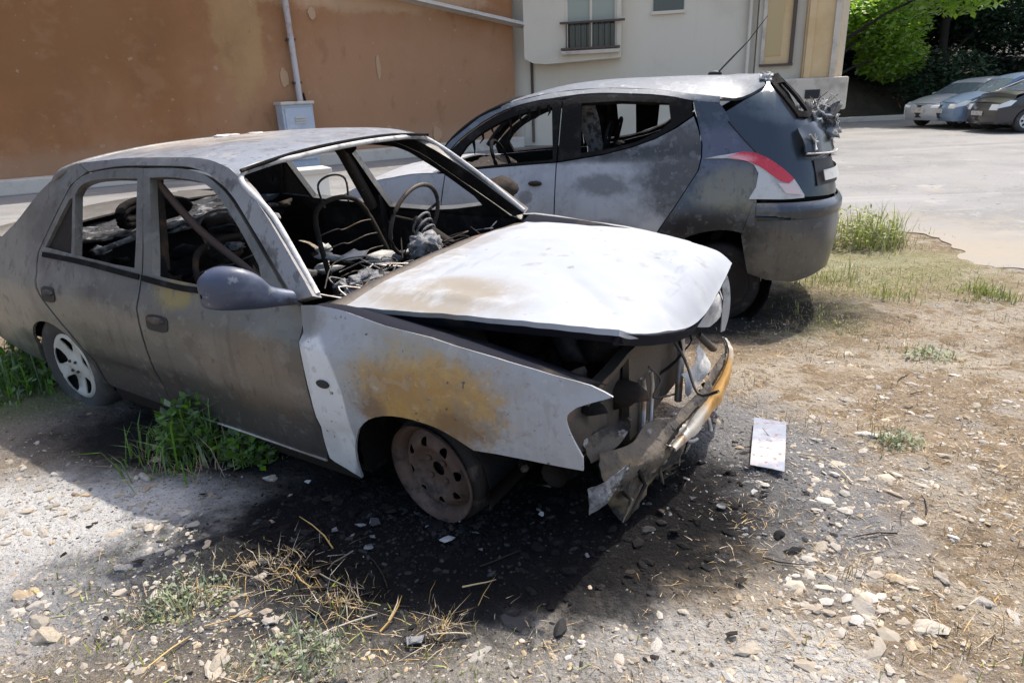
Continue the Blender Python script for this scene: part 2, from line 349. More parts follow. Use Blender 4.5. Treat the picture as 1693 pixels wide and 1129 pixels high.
PALE = M('pale_render', (.68, .61, .49), .9, bump=(20, .15, .008), layers=[((.60, .53, .42), 'noise', .5, .45, .7), ((.48, .43, .37), 'noise', 1.5, .58, .76, (3, 3, .4), .5)])
BEIGE = M('beige_render', (.68, .49, .27), .9, bump=(20, .15, .008), layers=[((.60, .41, .20), 'noise', 1.1, .45, .7)])
BEIGE_LT = M('pale_beige_stone', (.62, .54, .43), .9, bump=(24, .3, .008), layers=[((.40, .34, .27), 'noise', 2, .45, .7)])
WIN_DARK = M('window_glass', (.05, .055, .05), .12, spec=.7)
SHUTTER = M('shutter_pale_green', (.36, .38, .31), .6)
DKBROWN = M('dark_brown_wood', (.10, .07, .055), .7)
PAVE = M('worn_concrete_paving', (.215, .212, .208), .9, bump=(30, .3, .006), layers=[((.17, .168, .165), 'noise', .6, .42, .62), ((.27, .265, .255), 'noise', 1.7, .58, .70), ((.11, .108, .105), 'noise', 9, .62, .68), ((.29, .285, .275), 'noise', 30, .62, .66), ((.14, .135, .13), 'noise', 2.4, .70, .73), ((.27, .235, .185), 'patch', (3.4, 6.0, 0), (2.0, 2.1, 3), .6, 3.5, .6, .95), ((.27, .235, .185), 'patch', (6.0, 4.2, 0), (3.0, 1.3, 3), .6, 3, .6, .9), ((.25, .22, .18), 'noise', 3.5, .60, .66, (1, 1, 1), .6), ((.24, .23, .22), 'noise', .25, .5, .62, (1, 3, 1), .5), ((.28, .275, .265), 'noise', .5, .56, .66, (.4, 2.5, 1), .6)])
KERB = M('pale_kerb_stone', (.52, .48, .42), .9, bump=(30, .3, .006), layers=[((.4, .36, .3), 'noise', 3, .5, .7)])
BOXP = M('weathered_blue_grey_enamel', (.40, .45, .52), .55, layers=[((.5, .53, .57), 'noise', 4, .5, .7), ((.3, .28, .26), 'noise', 9, .64, .72)])
PIPE = M('grey_pipe', (.42, .38, .36), .6, layers=[((.32, .22, .17), 'noise', 3, .5, .7)])

# ------------------------------------------------------------------ ground, road
def axis(dense0, dense1, st, lo, hi, grow):
    a = []; x = dense0
    while x <= dense1: a.append(x); x += st
    s = st; x = a[-1]
    while x < hi: s *= grow; x += s; a.append(x)
    s = st; x = a[0]; b = []
    while x > lo: s *= grow; x -= s; b.append(x)
    return b[::-1]+a
gx = axis(-3.0, 3.6, .024, -260, 260, 1.13); gy = axis(.9, 5.6, .024, -60, 420, 1.13)
def gh(x, y):
    z = gz(x, y); d = math.hypot(x, y-3)
    k = 1-max(sstep((y-6.6)/1.2), sstep((x-3.6)/1.0)*sstep((y-3.5)/1.5))
    if d < 14: z += k*(.020*nzv((x, y, 0), 1.7)+.014*nzv((x, y, 3), 5.5)+.009*nzv((x, y, 9), 17)+.010*abs(nzv((x, y, 4), 9)))
    z -= .012*(1-k)
    return z
V = [(x, y, gh(x, y)) for y in gy for x in gx]; nx = len(gx)
F = [[j*nx+i, j*nx+i+1, (j+1)*nx+i+1, (j+1)*nx+i] for j in range(len(gy)-1) for i in range(nx-1)]
DIRT = M('dirt_ground', (.24, .185, .13), .95, bump=(48, 1, .03), spec=.06, layers=[
    ((.315, .275, .22), 'noise', 1.3, .42, .60), ((.165, .125, .085), 'noise', 3.1, .52, .68), ((.27, .25, .22), 'noise', 2.1, .56, .7),
    ((.19, .14, .09), 'noise', 7, .52, .60), ((.34, .285, .215), 'noise', 16, .56, .66), ((.13, .10, .07), 'noise', 13, .60, .68),
    ((.50, .49, .475), 'patch', (-1.72, 2.0, 0), (.85, .55, 1), .45, 2.5, .4, .95),
    ((.46, .45, .43), 'patch', (.12, 1.28, 0), (.75, .28, 1), .45, 4, .45, .9), ((.42, .41, .39), 'patch', (-.62, 1.66, 0), (.30, .12, 1), .6, 6, .4, .9),
    ((.215, .185, .155), 'patch', (-2.1, 2.95, 0), (.75, .45, 1), .3, 2, .4),
    ((.17, .172, .18), 'patch', (.95, 2.35, 0), (.40, .70, 1), .35, 3.5, .4, .9),
    ((.15, .15, .155), 'patch', (-.75, 1.72, 0), (.95, .36, 1), .45, 5, .45, .85),
    ((.13, .11, .085), 'patch', (-.5, 1.35, 0), (.9, .2, 1), .5, 6, .5, .7),
    ((.10, .13, .045), 'patch', (1.9, 4.55, 0), (.55, .45, 1), .35, 5, .4, .5),
    ((.19, .20, .09), 'patch', (3.1, 5.9, 0), (.9, 1.0, 1), .4, 3, .5, .6),
    ((.10, .12, .05), 'patch', (-2.8, 3.5, 0), (.7, .6, 1), .35, 3, .4, .8),
    ((.07, .06, .05), 'noise', 27, .60, .68), ((.40, .365, .31), 'noise', 55, .62, .68), ((.10, .08, .06), 'noise', 75, .60, .66), ((.36, .33, .28), 'noise', 120, .62, .68),
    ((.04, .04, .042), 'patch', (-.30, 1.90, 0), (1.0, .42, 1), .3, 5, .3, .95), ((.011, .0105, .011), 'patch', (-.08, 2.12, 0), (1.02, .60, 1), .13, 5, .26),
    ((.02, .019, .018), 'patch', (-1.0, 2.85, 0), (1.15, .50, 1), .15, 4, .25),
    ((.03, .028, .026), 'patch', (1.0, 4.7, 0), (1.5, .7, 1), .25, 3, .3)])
ground = tag(mesh_obj('ground', V, F, DIRT), 'stony dirt ground charred black around the burnt cars', 'ground', kind='structure')
road_pts = [(120, -4), (30, 1.5), (8, 3.8), (5.6, 4.7), (4.7, 5.15), (4.15, 5.6), (4.05, 6.1), (4.4, 6.9), (3.9, 7.4), (3.0, 7.9), (1.5, 8.3), (-1, 8.5), (-3.5, 8.6), (-7, 8.2), (-14, 7), (-60, 0), (-60, 70), (120, 70)]
rim = []
for i in range(len(road_pts)-1):
    a, b = Vector(road_pts[i]), Vector(road_pts[i+1]); n = 40 if (b-a).length < 12 and i < 14 else 3
    for k in range(n):
        q = a.lerp(b, k/n)
        if n > 3: q += Vector((.22*nzv((q.x, q.y, 0), 1.5)+.10*nzv((q.x, q.y, 5), 6), .22*nzv((q.x, q.y, 9), 1.5)+.10*nzv((q.x, q.y, 15), 6)))
        rim.append((q.x, q.y))
rim.append(road_pts[-1])
def rmap(u, v): return (u, v, gz(u, v)+.003*nzv((u, v, 0), .8))
tag(panel('road', rim, [], rmap, PAVE, None, th=.012, step=1.5, out=lambda p: Vector((0, 0, 1))), 'sunlit worn grey road behind the burnt cars', 'road', kind='structure')

# ------------------------------------------------------------------ ochre house and pale house
FZ = -.15
WA = Vector((-10.16, 14.07, 0)); WB = Vector((.39, 21.1, 0)); wd = (WB-WA).normalized(); wn_ = Vector((wd.y, -wd.x, 0))
WL = (WB-WA).length; ang = math.atan2(wd.y, wd.x)
hs = empty('ochre_house', (WB.x, WB.y, FZ), (0, 0, ang)); tag(hs, 'ochre brown plastered house wall without windows behind the burnt cars', 'building')
def wall_pt(px_u, z): return (px_u, 0, z)
def relief(name, x0, x1, z0, z1, y, th, mat, parent, wob=.006, st=.5):
    nxx = max(2, int((x1-x0)/st)); nzz = max(2, int((z1-z0)/st))
    G = [[Vector((x0+(x1-x0)*i/nxx, y+wob*nzv((x0+i*st, y, z0+j*st), .8), z0+(z1-z0)*j/nzz)) for i in range(nxx+1)] for j in range(nzz+1)]
    return loft(name, G, mat, parent, th=th, ni=1, nj=1, up=Vector((0, -1, 0)))
relief('wall', -32, 0, 0, 8, 0, .4, OCHRE, hs, .02)
box('wall', (-.2, 5.2, 4), (.4, 9.6, 8), OCHRE, hs)
box('wall', (-16, 10.2, 4), (32, .4, 8), OCHRE, hs)
rf = box('roof', (-16, 5, 8.2), (33.5, 11.6, .35), M('roof_tiles', (.35, .16, .09), .9), hs, bev=.03)
box('plinth', (-16, -.20, .15), (32, .42, .30), KERB, hs, bev=.03)
PLASTER = M('bare_plaster_patch', (.42, .27, .16), .9, layers=[((.34, .19, .08), 'noise', 3, .5, .7)], bump=(30, .4, .01))
def blob_patch(u, z, ru, rz, seed):
    pts = [(u+ru*math.cos(a)*(1+.35*nzv((math.cos(a), math.sin(a), seed), 1.5)), z+rz*math.sin(a)*(1+.35*nzv((math.cos(a), math.sin(a), seed+4), 1.5))) for a in [2*math.pi*k/22 for k in range(22)]]
    panel('plaster_patch', pts, [], lambda a, b: (a, -.028, b), PLASTER, hs, th=.03, step=.4, out=lambda p: Vector((0, -1, 0)))
def wpix(px, py):
    """photo pixel -> (u, z) on the ochre wall"""
    d = r2*((px-846.5)/1125.64)+u2*(-(py-564.5)/1125.64)+f_
    o = Vector((0, 0, CAMH)); t = (WB-o).dot(wn_)/d.dot(wn_); q = o+d*t
    return ((q-WB).dot(wd), q.z-FZ)
for (px, py, a, b, sd) in [(470, 130, .10, .22, 2), (625, 112, .06, .30, 3), (515, 22, .10, .13, 4), (643, 215, .08, .12, 5), (722, 222, .13, .18, 6)]:
    u, z = wpix(px, py); blob_patch(u, z, a, b, sd)
lg = [wpix(863, 43), wpix(740, 15), wpix(560, -26)]
loft('ledge', [[(u, -.30, z+.05) for u, z in lg], [(u, -.36, z) for u, z in lg], [(u, -.02, z-.03) for u, z in lg]], KERB, hs, th=.05, ni=2, nj=2, up=Vector((0, -1, .3)))
# electric box and pipe on the ochre wall
u0, z0 = wpix(459, 216); u1, z1 = wpix(503, 172); uc = (u0+u1)/2; bw = u1-u0
bx = empty('meter_box', tuple(WB+wd*uc+wn_*.02+Vector((0, 0, FZ+z0-.9)))); bx.rotation_euler = (0, 0, ang); tag(bx, 'blue grey electric meter cabinet against the ochre wall', 'cabinet')
bh = z1-z0+.9
box('body', (0, -.32, bh/2), (bw, .5, bh), BOXP, bx, bev=.02); box('lid', (0, -.34, bh+.03), (bw+.06, .58, .07), KERB, bx, bev=.02)
d_ = box('door', (0, -.585, bh*.55), (bw*.86, .03, bh*.8), BOXP, bx, bev=.01)
for k in range(3): box('vent_slat', (.02, -.612, bh*.80-k*.06), (bw*.35, .03, .03), KERB, d_)
tube('conduit', [(bw*.62, -.08, .2), (bw*.60, -.1, bh*.7), (bw*.45, -.1, bh+.25)], .03, BLACK_PL, bx)
ua, za = wpix(494, 172); ub, zb2 = wpix(470, 14)
pp = empty('wall_pipe', tuple(WB+wd*ua+wn_*.02+Vector((0, 0, FZ+za-.05)))); pp.rotation_euler = (0, 0, ang); tag(pp, 'thin grey vertical pipe rising from the meter cabinet up the ochre wall', 'pipe')
tube('pipe', [(0, -.12, 0), (ub-ua, -.12, zb2-za), (2.2*(ub-ua), -.12, 2.2*(zb2-za))], .07, PIPE, pp, seg=12)
for k in (.25, .7, 1.3, 1.9): box('bracket', (k*(ub-ua), -.08, k*(zb2-za)), (.2, .16, .05), CHAR_METAL, pp)
pd = empty('stone_pedestal', (-2.88, 10.3, gz(-2.88, 10.3)), (0, 0, .5)); tag(pd, 'white stone pedestal on the paving seen through the sedan windscreen', 'pedestal')
box('base', (0, 0, .05), (.56, .5, .1), KERB, pd, bev=.015); box('shaft', (0, 0, .32), (.46, .4, .46), M('white_painted_stone', (.7, .66, .58), .85), pd, bev=.01); box('cap', (0, 0, .58), (.56, .5, .08), KERB, pd, bev=.015)

# pale house
LB = Vector((.3, 21.5, FZ)); ld = Vector((.97, -.24, 0)).normalized(); la = math.atan2(ld.y, ld.x)
lb = empty('pale_house', tuple(LB), (0, 0, la)); tag(lb, 'pale cream rendered house with shuttered window and beige porch behind the hatchback', 'building')
ln_ = Vector((ld.y, -ld.x, 0))
def lpix(px, py, off=0.):
    d = r2*((px-846.5)/1125.64)+u2*(-(py-564.5)/1125.64)+f_
    o = Vector((0, 0, CAMH)); q0 = LB+ln_*off; t = (q0-o).dot(ln_)/d.dot(ln_); q = o+d*t
    return ((q-LB).dot(ld), q.z-FZ)
uw0, zw0 = lpix(936, 84, .35); uw1, zw1 = lpix(1020, 78, .35); uE = lpix(1250, 60)[0]; uR = lpix(1385, 60)[0]
relief('wall', -.5, uE, 0, 8, 0, .35, PALE, lb, .008)
box('wall', (uR-.2+.25, 4.2, 4), (.4, 8, 8), PALE, lb); box('roof', (uR/2, 4.2, 8.2), (uR+3, 9.6, .35), bpy.data.materials['roof_tiles'], lb, bev=.03)
# projecting bay with the window
ub0 = lpix(866, 60, .5)[0]; zb0 = lpix(900, 107, .5)[1]
bayp = [(ub0, zb0+.18), (ub0+.25, zb0+.04), (ub0+.6, zb0), (uw0+.2, zb0+.03), (uw1+.1, zb0+.08), (uw1+.1, 7.8), (ub0, 7.8)]
hole = [(uw0, zw0), (uw1, zw0), (uw1, zw0+1.6), (uw0, zw0+1.6)]
bay = panel('bay', bayp, [hole], lambda u, v: (u, -.5, v), PALE, lb, th=.46, step=.5, out=lambda p: Vector((0, -1, 0)))
wi = box('window', ((uw0+uw1)/2, -.30, zw0+.8), (uw1-uw0, .04, 1.6), WIN_DARK, lb)
for k in range(2):
    um = uw0+(uw1-uw0)*(.25+.5*k); box('shutter', (um, -.38, zw0+1.15), ((uw1-uw0)*.46, .05, .9), SHUTTER, wi, bev=.008)
for u in (uw0+.03, (uw0+uw1)/2, uw1-.03): box('window_frame', (u, -.42, zw0+.8), (.07, .07, 1.6), PALE, wi)
gr = box('planter_rail', ((uw0+uw1)/2+.05, -.60, zw0+.68), (uw1-uw0+.35, .12, .05), DKBROWN, lb)
for k in range(9): box('baluster', (uw0+.05+(uw1-uw0-.1)*k/8, -.60, zw0+.34), (.025, .025, .66), DKBROWN, gr)
box('planter_rail', ((uw0+uw1)/2, -.60, zw0+.02), (uw1-uw0+.2, .16, .05), DKBROWN, lb)
box('window_sill', ((uw0+uw1)/2, -.56, zw0-.08), (uw1-uw0+.2, .24, .1), BEIGE_LT, lb, bev=.02)
ua1, za1 = lpix(1080, 24); ua2, _ = lpix(1130, 24)
o2 = box('window', ((ua1+ua2)/2, -.015, za1+.6), (ua2-ua1, .05, 1.1), WIN_DARK, lb); box('window_frame', ((ua1+ua2)/2, -.05, za1+.02), (ua2-ua1+.1, .06, .08), PALE, o2)
up_ = lpix(1238, 60)[0]
tube('downpipe', [(up_, -.12, .1), (up_, -.12, 7.9)], .05, PALE, lb, seg=10)
tube('downpipe', [(lpix(873, 60)[0]+.1, -.07, .1), (lpix(873, 60)[0]+.1, -.07, zb0+.1)], .04, DKBROWN, lb, seg=10)
# beige porch corner
zc = lpix(1320, 130)[1]; zd = lpix(1320, 182)[1]
pw0 = lpix(1262, 60, .2)[0]; pw1 = lpix(1310, 60, .2)[0]; zs = lpix(1285, 106, .2)[1]
uP = lpix(1330, 60, .3)[0]
relief('porch_wall', uE+.02, uP, 0, 8, -.2, .5, PALE, lb, .006)
po = box('window', ((pw0+pw1)/2, -.22, zs+1.4), (pw1-pw0, .06, 2.8), BEIGE, lb)
box('pane', ((pw0+pw1)/2-.12, -.262, zs+1.15), ((pw1-pw0)*.6, .02, 1.9), M('pane_painted_reflection', (.50, .36, .17), .25, spec=.6), po)  # ochre reflection is put into the pane's base colour
for u in (pw0, pw1): box('window_frame', (u, -.28, zs+1.4), (.09, .08, 2.8), DKBROWN if u == pw1 else BEIGE_LT, po)
box('window_sill', ((pw0+pw1)/2, -.3, zs-.03), (pw1-pw0+.1, .16, .06), DKBROWN, po)
box('porch_pillar', ((uP+uR)/2, -.12, zc+3.5), (uR-uP, .62, 7), BEIGE, lb, bev=.02)
box('pilaster', (uP+.12, -.46, zc+3.5), (.16, .08, 7), BEIGE, lb, bev=.01)
box('pilaster', (uR-.12, -.46, zc+3.5), (.16, .08, 7), BEIGE_LT, lb, bev=.01)
bs = box('porch_base', ((uP+uR)/2-.1, -.18, (zc+zd)/2), (uR-uP+.75, .9, zc-zd), BEIGE_LT, lb, bev=.05)
uv, zv = lpix(1343, 156, .65); box('vent', (uv, -.64, zv), (.36, .03, .22), BLACK_PL, bs)
box('porch_base', ((uP+uR)/2-.1, -.05, zd/2), (uR-uP+.45, .6, zd), BEIGE_LT, lb)

# ------------------------------------------------------------------ burnt sedan
p_c, p_s = math.cos(-.561), math.sin(-.561); SROLL = .045
def sed_matrix():
    T = Matrix.Translation((.096, 2.697, -.16)); Rz = Matrix.Rotation(-.561, 4, 'Z'); pv = Vector((0, -.8, .3))
    return T @ Rz @ Matrix.Translation(pv) @ Matrix.Rotation(SROLL, 4, 'X') @ Matrix.Translation(-pv)
SM = sed_matrix()
sed = empty('burnt_sedan', SM @ Vector((0, 0, .16)), (SROLL, 0, -.561))
tag(sed, 'burnt out four door sedan with raised ash white hood and no glass', 'car', 'burnt out cars')
OFF = Vector((0, 0, -.16))
SZ = [.0, .20, .28, .36, .46, .49, .60, .70, .78, .81, .86, .93, 1.0, 1.15, 1.30, 1.36, 1.45]
SW = [.70, .77, .792, .806, .814, .826, .834, .832, .824, .812, .790, .755, .722, .655, .585, .545, .40]
def S(x, z):
    w = ci(z, SZ, SW); t = max(0, x+.2)/.9; w -= .12*t**2.2
    t = max(0, -2.2-x)/1.2; w -= .12*t**2
    zc_ = ci(x, [-2.6, -1.4, -.46, .09, .5], [.825, .80, .795, .768, .74]); k_ = .016*sstep((x+.62)/.2)*(1-sstep((x-.0)/.25))+.006
    w -= k_*sstep((z-zc_+.010)/.022)*(1-.6*sstep((z-zc_-.012)/.10))
    return w
def smap(sg, wob=.004, seed=0):
    return lambda u, v: (u, sg*(S(u, v)+wob*nzv((u, v, 0), 3, seed)+wob*.4*nzv((u, v, 0), 11, seed)), v)
fd_top = [(-1.525, 1.313), (-1.40, 1.317), (-1.269, 1.317), (-1.18, 1.31), (-1.099, 1.294), (-1.01, 1.258), (-.927, 1.212), (-.787, 1.105), (-.53, .905)]
front_door = [(-.470, .885), (-.459, .793), (-.447, .68), (-.442, .569), (-.442, .326), (-.46, .292), (-1.39, .305), (-1.415, .5), (-1.425, .92)]+[tuple(q) for q in crv(fd_top, 2)]
front_hole = [tuple(q) for q in crv([(-1.47, 1.278), (-1.353, 1.284), (-1.168, 1.277), (-1.09, 1.262), (-1.014, 1.228), (-.871, 1.129), (-.721, 1.005)], 3)]+[(-.69, .955), (-.88, .925), (-1.069, .907), (-1.356, .914)]
rear_door = [(-1.533, 1.313), (-1.433, .92), (-1.423, .5), (-1.398, .305), (-1.885, .315)]+[tuple(q) for q in crv([(-1.915, .33), (-1.945, .44), (-2.02, .55), (-2.13, .65), (-2.23, .75), (-2.275, .84), (-2.285, .93)], 3)]+[tuple(q) for q in crv([(-2.267, .97), (-2.18, 1.09), (-2.079, 1.224), (-1.962, 1.281), (-1.75, 1.307), (-1.582, 1.314)], 3)]
rear_hole = [(-1.968, .942)]+[tuple(q) for q in crv([(-2.035, 1.19), (-2.0, 1.23), (-1.91, 1.255), (-1.75, 1.268), (-1.564, 1.272)], 3)]+[(-1.488, .928), (-1.7, .93)]
rear_hole2 = [(-1.995, .945), (-2.055, 1.180), (-2.085, 1.165), (-2.235, .955)]
arch_r = [(-1.955, .33), (-1.975, .40), (-2.02, .495), (-2.10, .565), (-2.23, .605), (-2.37, .585), (-2.47, .51), (-2.52, .40), (-2.53, .33)]
quarter = [(-1.925, .318)]+[tuple(q) for q in crv([(-1.953, .43), (-2.028, .54), (-2.138, .64), (-2.238, .74), (-2.284, .835), (-2.295, .93)], 3)]+[(-2.19, 1.09), (-2.089, 1.232), (-1.965, 1.292), (-2.06, 1.325), (-2.16, 1.30), (-2.35, 1.20), (-2.58, 1.04), (-2.72, .965), (-3.0, .95), (-3.27, .93), (-3.36, .80), (-3.38, .60), (-3.36, .38), (-3.0, .34)]+[tuple(q) for q in reversed(crv(arch_r, 3))]
farch = [(.588, .509), (.425, .522), (.317, .525)]+[tuple(q) for q in crv([(.24, .522), (.147, .57), (.066, .589), (-.057, .588), (-.173, .546), (-.25, .466), (-.282, .384), (-.300, .25)], 3)]
fender = [(-.434, .31), (-.434, .569), (-.439, .68), (-.451, .793), (-.475, .897)]+[tuple(q) for q in crv([(-.40, .905), (-.273, .899), (-.096, .878), (.089, .866), (.329, .833), (.50, .805), (.61, .783), (.67, .754)], 2)]+[(.614, .735)]+[tuple(q) for q in crv([(.575, .718), (.546, .686), (.555, .635), (.59, .555)], 3)]+farch+[(-.33, .262), (-.36, .278), (-.41, .295)]
sideframe = [(-.505, .91)]+[tuple(q) for q in crv([(-.775, 1.115), (-.915, 1.222), (-1.0, 1.268), (-1.09, 1.303), (-1.18, 1.319), (-1.269, 1.326), (-1.582, 1.323), (-1.75, 1.316), (-1.955, 1.292)], 2)]+[tuple(q) for q in crv([(-2.055, 1.325), (-1.75, 1.345), (-1.464, 1.355), (-1.2, 1.355), (-1.06, 1.343), (-.92, 1.302), (-.70, 1.155), (-.43, .93)], 3)]
outy = lambda p: Vector((0, p.y, 0))
def rrect(cx, cz_, a_, b_, n=24): return [(cx+a_*math.copysign(abs(math.cos(t))**.5, math.cos(t))+.012*math.sin(t), cz_+b_*math.copysign(abs(math.sin(t))**.55, math.sin(t))) for t in [2*math.pi*(k+.5)/n for k in range(n)]]
for sg in (-1, 1):
    mside = SED_SIDE
    d = panel('front_door', front_door, [front_hole], smap(sg, .005, 1), mside, sed, th=.035, inner=SOOT, out=outy)
    box('inner_door_card', (-.93, sg*.735, .60), (.86, .02, .55), SOOT, d)
    h = lump('door_handle', (-1.29, sg*(S(-1.29, .735)+.002), .748), (.060, .018, .016), CHAR_METAL, d, seed=2, sub=3, rough=.12)
    panel('handle_recess', rrect(-1.29, .735, .075, .036), [], lambda u, v: (u, sg*(S(u, v)+.004), v), BLACK_PL, d, th=.006, out=outy)
    d = panel('rear_door', rear_door, [rear_hole, rear_hole2], smap(sg, .005, 4), mside, sed, th=.035, inner=SOOT, out=outy)
    panel('quarter_glass', [(-1.99, .935), (-2.05, 1.195), (-2.095, 1.175), (-2.25, .945)], [], lambda u, v: (u, sg*(S(u, v)-.018), v), SOOTB, d, th=.004, out=outy)
    panel('handle_recess', rrect(-2.15, .757, .060, .038), [], lambda u, v: (u, sg*(S(u, v)+.004), v), BLACK_PL, d, th=.006, out=outy)
    lump('door_handle', (-2.14, sg*(S(-2.14, .757)+.002), .768), (.045, .016, .014), CHAR_METAL, d, seed=5, sub=3, rough=.12)
    box('inner_door_card', (-1.68, sg*.735, .60), (.48, .02, .55), SOOT, d)
    for nm, x0, x1 in (('belt_moulding', -.66, -1.42), ('belt_moulding', -1.44, -2.24)):
        pts = [x0+(x1-x0)*k/10 for k in range(11)]; zb_ = lambda x: ci(x, [-2.3, -1.9, -1.45, -1.07, -.66], [.928, .922, .902, .890, .93])
        loft(nm, [[(x, sg*(S(x, zb_(x)+dz)+.007), zb_(x)+dz) for x in pts] for dz in (.010, 0, -.012)], SOOT, sed, th=.006, ni=1, nj=1, up=Vector((0, sg, 0)))
    tube('door_edge', [(x, sg*(S(x, z)+.002), z) for x, z in ((-.46, .290), (-.9, .298), (-1.38, .303))], .005, BARE, d, seg=5)
    panel('quarter_panel', quarter, [], smap(sg, .005, 7), mside, sed, th=.014, inner=SOOT, out=outy)
    panel('front_fender', fender if sg < 0 else [q for q in fender if not (q[0] > .48 and q[1] > .70)], [], smap(sg, .006, 9), SED_FENDER if sg < 0 else SED_FENDER_PLAIN, sed, th=.010, step=.045, inner=SOOT, out=outy)
    panel('side_frame', sideframe, [], smap(sg, .003, 12), SED_FRAME, sed, th=.045, inner=SOOT, out=outy)
    loft('fender_flange', [[(x, sg*(S(x, z)-.004), z-.002), (x, sg*(S(x, z)-.05), z-.006), (x, sg*.60, z-.05)] for x, z in ((-.42, .90), (-.27, .896), (.09, .862), (.33, .829))+(((.60, .78),) if sg < 0 else ((.40, .81),))], HOOD_UNDER, sed, th=.004, ni=4, nj=3, inner=SOOT)  # flange coloured dark so the gap under the hood looks deeper
    panel('sill', [(-.36, .20), (-.43, .315), (-1.93, .325), (-1.95, .21)], [], lambda u, v: (u, sg*(ci(v, SZ, SW)-.03), v), SOOTB, sed, th=.03, out=outy)
    box('middle_pillar', (-1.44, sg*.70, .62), (.12, .05, .7), SOOT, sed)
    V, F = tube_geo([(-1.43, sg*.67, .9), (-1.50, sg*.565, 1.22), (-1.53, sg*.525, 1.31)], .035, 6); mesh_obj('middle_pillar', V, F, SOOTB, sed)
    # wheel housings
    for cx, cz_, rr in ((-.02, .36, .285), (-2.24, .345, .30)):
        G = [[(cx+rr*math.cos(a), sg*y, cz_+rr*.92*math.sin(a)) for y in (.42, .60, .765)] for a in [math.pi*k/10 for k in range(-1, 12)]]
        loft('wheel_housing', G, SOOT, sed, th=.004, ni=1, nj=1)
# fender repeater hole
panel('indicator_hole', [(-.355+.030*math.cos(a), .648+.015*math.sin(a)) for a in [k*math.pi/8 for k in range(16)]], [], lambda u, v: (u, -(S(u, v)+.007), v), BLACK_PL, sed, th=.005, out=outy)
# roof
def ze(x): return ci(x, [-2.12, -1.75, -1.464, -1.2, -1.06, -.92], [1.312, 1.345, 1.355, 1.355, 1.343, 1.302])
def zcn(x): return ci(x, [-2.2, -1.9, -1.5, -1.2, -1.0, -.9], [1.330, 1.366, 1.380, 1.378, 1.364, 1.340])
rows = []
for i in range(25):
    x = -2.12+i*(1.2/24); row = []
    for j in range(21):
        t = j/10-1; e = ze(x); w = S(x, e)-.006; bow = .05*(1-t*t) if x > -1.2 else (-.05*(1-t*t) if x < -2.0 else 0)
        bl = sstep((x+1.25)/.33) if x > -1.25 else -sstep((-1.95-x)/.17) if x < -1.95 else 0
        row.append(Vector((x+.055*(1-t*t)*bl, w*t, e+(zcn(x)-e)*(1-abs(t)**2.6))))
    rows.append(row)
loft('roof', rows, SED_ROOF, sed, th=.012, ni=1, nj=1, inner=SOOT, wob=.005, ws=3.5)
tube('windscreen_channel', crv([(-.44, -.715, .925), (-.70, -.625, 1.158), (-.915, -.565, 1.302), (-.875, -.3, 1.332), (-.86, 0, 1.342), (-.875, .3, 1.332), (-.915, .565, 1.302), (-.70, .625, 1.158), (-.44, .715, .925)], 6), .011, WHITE_ASH, sed)
tube('windscreen_channel', crv([(-.90, -.575, 1.316), (-.89, -.3, 1.347), (-.875, 0, 1.357), (-.89, .3, 1.347), (-.90, .575, 1.316)], 5), .008, SOOT, sed, seg=6)
tube('rear_window_channel', crv([(-2.72, -.60, .965), (-2.35, -.585, 1.19), (-2.14, -.55, 1.305), (-2.19, 0, 1.335), (-2.14, .55, 1.305), (-2.35, .585, 1.19), (-2.72, .60, .965)], 5), .016, SED_FRAME, sed)
lump('roof_ash_flake', (-1.83, .10, 1.366), (.09, .05, .010), WHITE_ASH, sed, seed=3, rough=.5)
lump('roof_ash_flake', (-1.66, .14, 1.372), (.07, .04, .009), WHITE_ASH, sed, seed=8, rough=.5)
# trunk and tail
loft('trunk_lid', [[(x, y, z+.03*(1-(y/.66)**2)) for y in (-.66, -.33, 0, .33, .66)] for x, z in ((-2.70, .94), (-2.9, .945), (-3.1, .94), (-3.3, .915), (-3.37, .84), (-3.39, .62))], SED_SIDE, sed, th=.01, ni=3, nj=3, inner=SOOT)
loft('rear_bumper', [[(-3.15, -.76, z), (-3.42, -.70, z), (-3.5, -.3, z), (-3.5, .3, z), (-3.42, .70, z), (-3.15, .76, z)] for z in (.30, .42, .60)], SED_SIDE, sed, th=.012, ni=3, nj=4, up=Vector((-1, 0, 0)))
loft('parcel_shelf', [[(x, y, .925+(.02 if abs(y) > .5 else 0)) for y in (-.64, -.3, 0, .3, .64)] for x in (-2.18, -2.45, -2.74)], M('charred_shelf', (.05, .05, .052), .95, spec=.1, layers=[((.20, .20, .205), 'noise', 9, .54, .62), ((.012, .012, .012), 'noise', 15, .52, .6)], bump=(40, 1, .015)), sed, th=.01, ni=5, nj=8, wob=.025, ws=9, fine=.01)
# floor, bulkheads, bay
box('floor_pan', (-1.5, 0, .255), (2.4, 1.46, .03), SOOT, sed); box('firewall', (-.37, 0, .58), (.03, 1.3, .5), SOOT, sed)
box('rear_bulkhead', (-2.30, 0, .58), (.03, 1.36, .62), SOOT, sed); box('boot_floor', (-2.85, 0, .38), (1.0, 1.3, .03), SOOT, sed)
for sg in (-1, 1):
    box('inner_apron', (.05, sg*.56, .54), (.80, .02, .34), SOOT, sed, jit=.012)
    lump('strut_tower', (-.02, sg*.50, .68), (.13, .11, .14), SOOTB, sed, seed=sg+4, rough=.1)
loft('cowl', [[(-.50, y, .845+.03*(1-(y/.7)**2)) for y in (-.70, -.35, 0, .35, .70)], [(-.42, y, .872+.03*(1-(y/.7)**2)) for y in (-.69, -.35, 0, .35, .69)], [(-.34, y, .825) for y in (-.66, -.35, 0, .35, .66)]], CHAR_METAL, sed, th=.012, ni=3, nj=4, wob=.008, ws=9)
